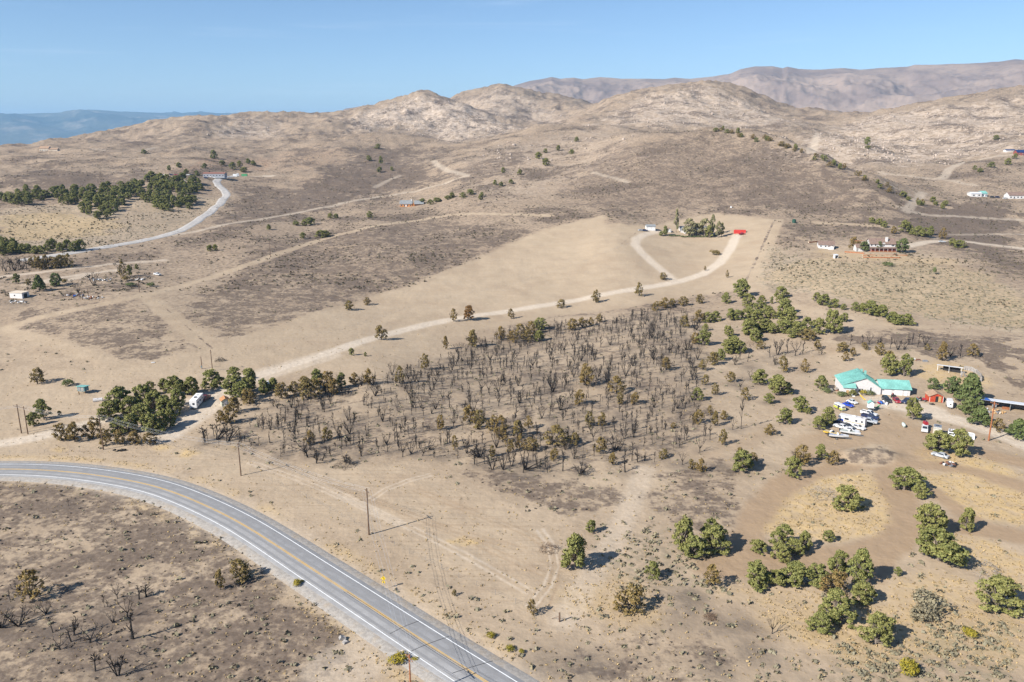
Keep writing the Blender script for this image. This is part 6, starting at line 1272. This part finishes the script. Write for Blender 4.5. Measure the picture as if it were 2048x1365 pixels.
p = P(43, 867); q = P(56, 869); h1 = height_px(p, 809); dv = q - p; o = thing('h_frame_pole', 'two-legged H-frame power pole with a crossarm at the left edge', 'pole', p, math.atan2(dv.y, dv.x)); dl = dv.xy.length
MB().tube((0, 0, -.6), (0, 0, h1), .19, .13, 8).build('leg', POLE, o); MB().tube((dl, 0, -.6), (dl, 0, h1 - .3), .19, .13, 8).build('leg', POLE, o); MB().box(-1.6, dl + 1.5, -.24, -.15, h1 - .75, h1 - .58).build('crossarm', POLE, o)
for x in (-1.5, dl * .5, dl + 1.4): MB().tube((x, -.2, h1 - .58), (x, -.2, h1 - .3), .05, .03, 6).build('insulator', STEEL, o)
R0 = (p + dv / 2, h1)
R1 = pole(207, 900, 830, 'utility pole in front of the thick juniper clump'); R2 = pole(482, 952, 886, 'utility pole right of the clump on the cleared strip'); R3 = pole(738, 1070, 977, 'utility pole in the middle of the cleared strip with a long shadow', r=.19); R4 = pole(822, 1405, 1309, 'utility pole at the bottom edge left of the highway', m_=RPOLE)
pole(425, 742, 700, 'utility pole behind the driveway junipers'); pole(404, 738, 714, 'short pole with a grey meter box behind the driveway junipers', False); pole(279, 585, 551, 'utility pole standing in the burnt-out yard at the left', True); pole(541, 515, 484, 'utility pole on the burnt field below the gully', False); pole(165, 600, 580, 'left of two short dark poles by the debris', False); pole(178, 601, 578, 'right of two short dark poles by the debris', False); pole(1977, 882, 803, 'reddish utility pole with transformers beside the gravel drive', True, RPOLE, .22)
pq = P(404, 738); o2 = thing('meter_box', 'grey meter box on the short pole behind the junipers', 'meter box', pq); MB().box(-.25, .25, -.4, -.18, .4, 1.3).build('case', STEEL, o2); MB().box(-.18, .18, -.43, -.4, .8, 1.2).build('cover', TEALW, o2)
tp = P(1977, 882); th2 = height_px(tp, 803); o2 = thing('transformer', 'grey transformer can on the reddish utility pole', 'transformer', (tp.x, tp.y, tp.z)); 
for x in (-.5, .5): MB().tube((x, -.1, th2 - 1.9), (x, -.1, th2 - 1.0), .22, n=10).build('can', STEEL, o2)
cz = P(738, 1070); 
chain = [(P(-260, 880), h1), R0, R1, R2, R3, R4, (P(1250, 1640), 11.5)]
for i_, off_ in enumerate((-1.1, -.5, .5, 1.1)):
    mb = MB(); pts = []
    for (a, ha), (b, hb) in zip(chain[:-1], chain[1:]):
        d = (b - a).xy.normalized(); n2 = Vector((-d.y, d.x, 0)) * off_
        A0, B0 = a + Vector((0, 0, ha - .42)) + n2, b + Vector((0, 0, hb - .42)) + n2; pr_ = None
        for k in range(15):
            t = k / 14; q = A0.lerp(B0, t) - Vector((0, 0, 1.3 * 4 * t * (1 - t)))
            if pr_ is not None: mb.tube(pr_, q, .018, n=4, caps=False)
            pr_ = q
    setp(mb.build('power_line', WIREM), ['overhead wire nearest the highway of the four along the cleared strip', 'second overhead wire from the highway along the cleared strip', 'third overhead wire from the highway along the cleared strip', 'overhead wire farthest from the highway of the four along the strip'][i_], 'power line')
def fence(pts, lb, step=5.0, h=1.25, m_=STEEL, r=.03, wires=3):
    w = wline(pts); L = np.concatenate([[0], np.cumsum(np.linalg.norm(np.diff(w, axis=0), axis=1))]); n_ = int(L[-1] / step); p0 = Vector((*w[0], ground(*w[0]))); o = thing('wire_fence', lb, 'fence', p0); me = MB().tube((0, 0, -.3), (0, 0, h), r, n=5).mesh('post', m_); tops = []
    for k in range(n_ + 1):
        d = L[-1] * k / n_; x, y = np.interp(d, L, w[:, 0]), np.interp(d, L, w[:, 1]); q = Vector((x, y, ground(x, y))) - p0; a = link('post', me, o); a.location = q; a.rotation_euler = (random.uniform(-.06, .06), random.uniform(-.06, .06), 0); tops.append(q)
    for j in range(wires):
        mb = MB(); [mb.tube(a + Vector((0, 0, h * (j + 1) / (wires + .3))), b + Vector((0, 0, h * (j + 1) / (wires + .3))), .006, n=3, caps=False) for a, b in zip(tops[:-1], tops[1:])]; mb.build('wire', STEEL, o)
fence([(20, 908), (230, 904), (340, 886)], 'thin wire fence below the thick juniper clump'); fence([(500, 945), (600, 990), (700, 1043), (800, 1098), (900, 1148), (1000, 1195), (1118, 1243)], 'thin wire fence along the cleared strip above the highway')
fence([(1900, 655), (1970, 662), (2060, 670)], 'post fence below the sagebrush field at the right edge', 8, 1.6, POLE, .09); fence([(1645, 510), (1700, 520), (1745, 527), (1790, 524)], 'post and wire pen below the two-storey house', 4, 1.5, POLE, .07); fence([(1255, 490), (1120, 541), (1000, 576), (850, 606), (700, 655), (440, 722)], 'thin wire fence across the smooth cleared slope', 8)
fence([(1549, 441), (1520, 505), (1490, 562)], 'thin wire fence down the right side of the cleared homestead slope', 8)
o = thing('corner_post', 'thick dark wooden corner post at the end of the cleared strip', 'post', P(1119, 1244)); MB().tube((0, 0, -.4), (0, 0, 2.0), .17, .15, 8).build('shaft', POLE, o); MB().tube((0, 0, 1.2), (-1.5, 1.0, 0), .05).build('brace', POLE, o)
o = thing('curve_sign', 'yellow diamond curve warning sign with a small plate beside the highway', 'sign', P(768, 1180), math.radians(-6)); hs = height_px(P(768, 1180), 1152); YS = mat('sign_yellow', (.72, .50, .02), .4, .05); MB().tube((0, 0, -.3), (0, 0, hs - .1), .05).build('post', STEEL, o)
zc = hs - .55; d_ = MB(); d_.loft([[(0, y, zc - .55), (.55, y, zc), (0, y, zc + .55), (-.55, y, zc)] for y in (-.09, -.06)]); f_ = d_.build('face', YS, o); a_ = MB()
for q0, q1 in (((.12, -.3), (.12, .0)), ((.12, .0), (-.04, .2))): a_.tube((q0[0], -.10, zc + q0[1]), (q1[0], -.10, zc + q1[1]), .05, n=4)
a_.add([(-.22, -.10, zc + .14), (.08, -.10, zc + .36), (-.16, -.10, zc + .38)], [(0, 1, 2)]); a_.build('arrow', BLACK, f_)
pl_ = MB().box(-.3, .3, -.09, -.06, zc - 1.1, zc - .66).build('plate', YS, o); MB().box(-.12, .12, -.1, -.091, zc - 1.0, zc - .76).build('numerals', BLACK, pl_)

# ------------------------------------------------------------------ the air
bx = [(-33500, -2000, -400), (33500, -2000, -400), (33500, 34000, -400), (-33500, 34000, -400)]
hz = link('haze', fast_mesh('haze', bx + [(x, y, 930) for x, y, z in bx], [(0, 3, 2, 1), (4, 5, 6, 7), (0, 1, 5, 4), (1, 2, 6, 5), (2, 3, 7, 6), (3, 0, 4, 7)]))
hm_ = bpy.data.materials.new('haze'); hm_.use_nodes = True; t_ = hm_.node_tree; t_.nodes.clear()
vo = t_.nodes.new('ShaderNodeVolumePrincipled'); oo = t_.nodes.new('ShaderNodeOutputMaterial'); t_.links.new(vo.outputs[0], oo.inputs['Volume'])
vo.inputs['Density'].default_value = 4.5e-5; vo.inputs['Color'].default_value = (0.40, 0.68, 1.0, 1); vo.inputs['Anisotropy'].default_value = 0.0
hz.data.materials.append(hm_); setp(hz, kind='stuff')
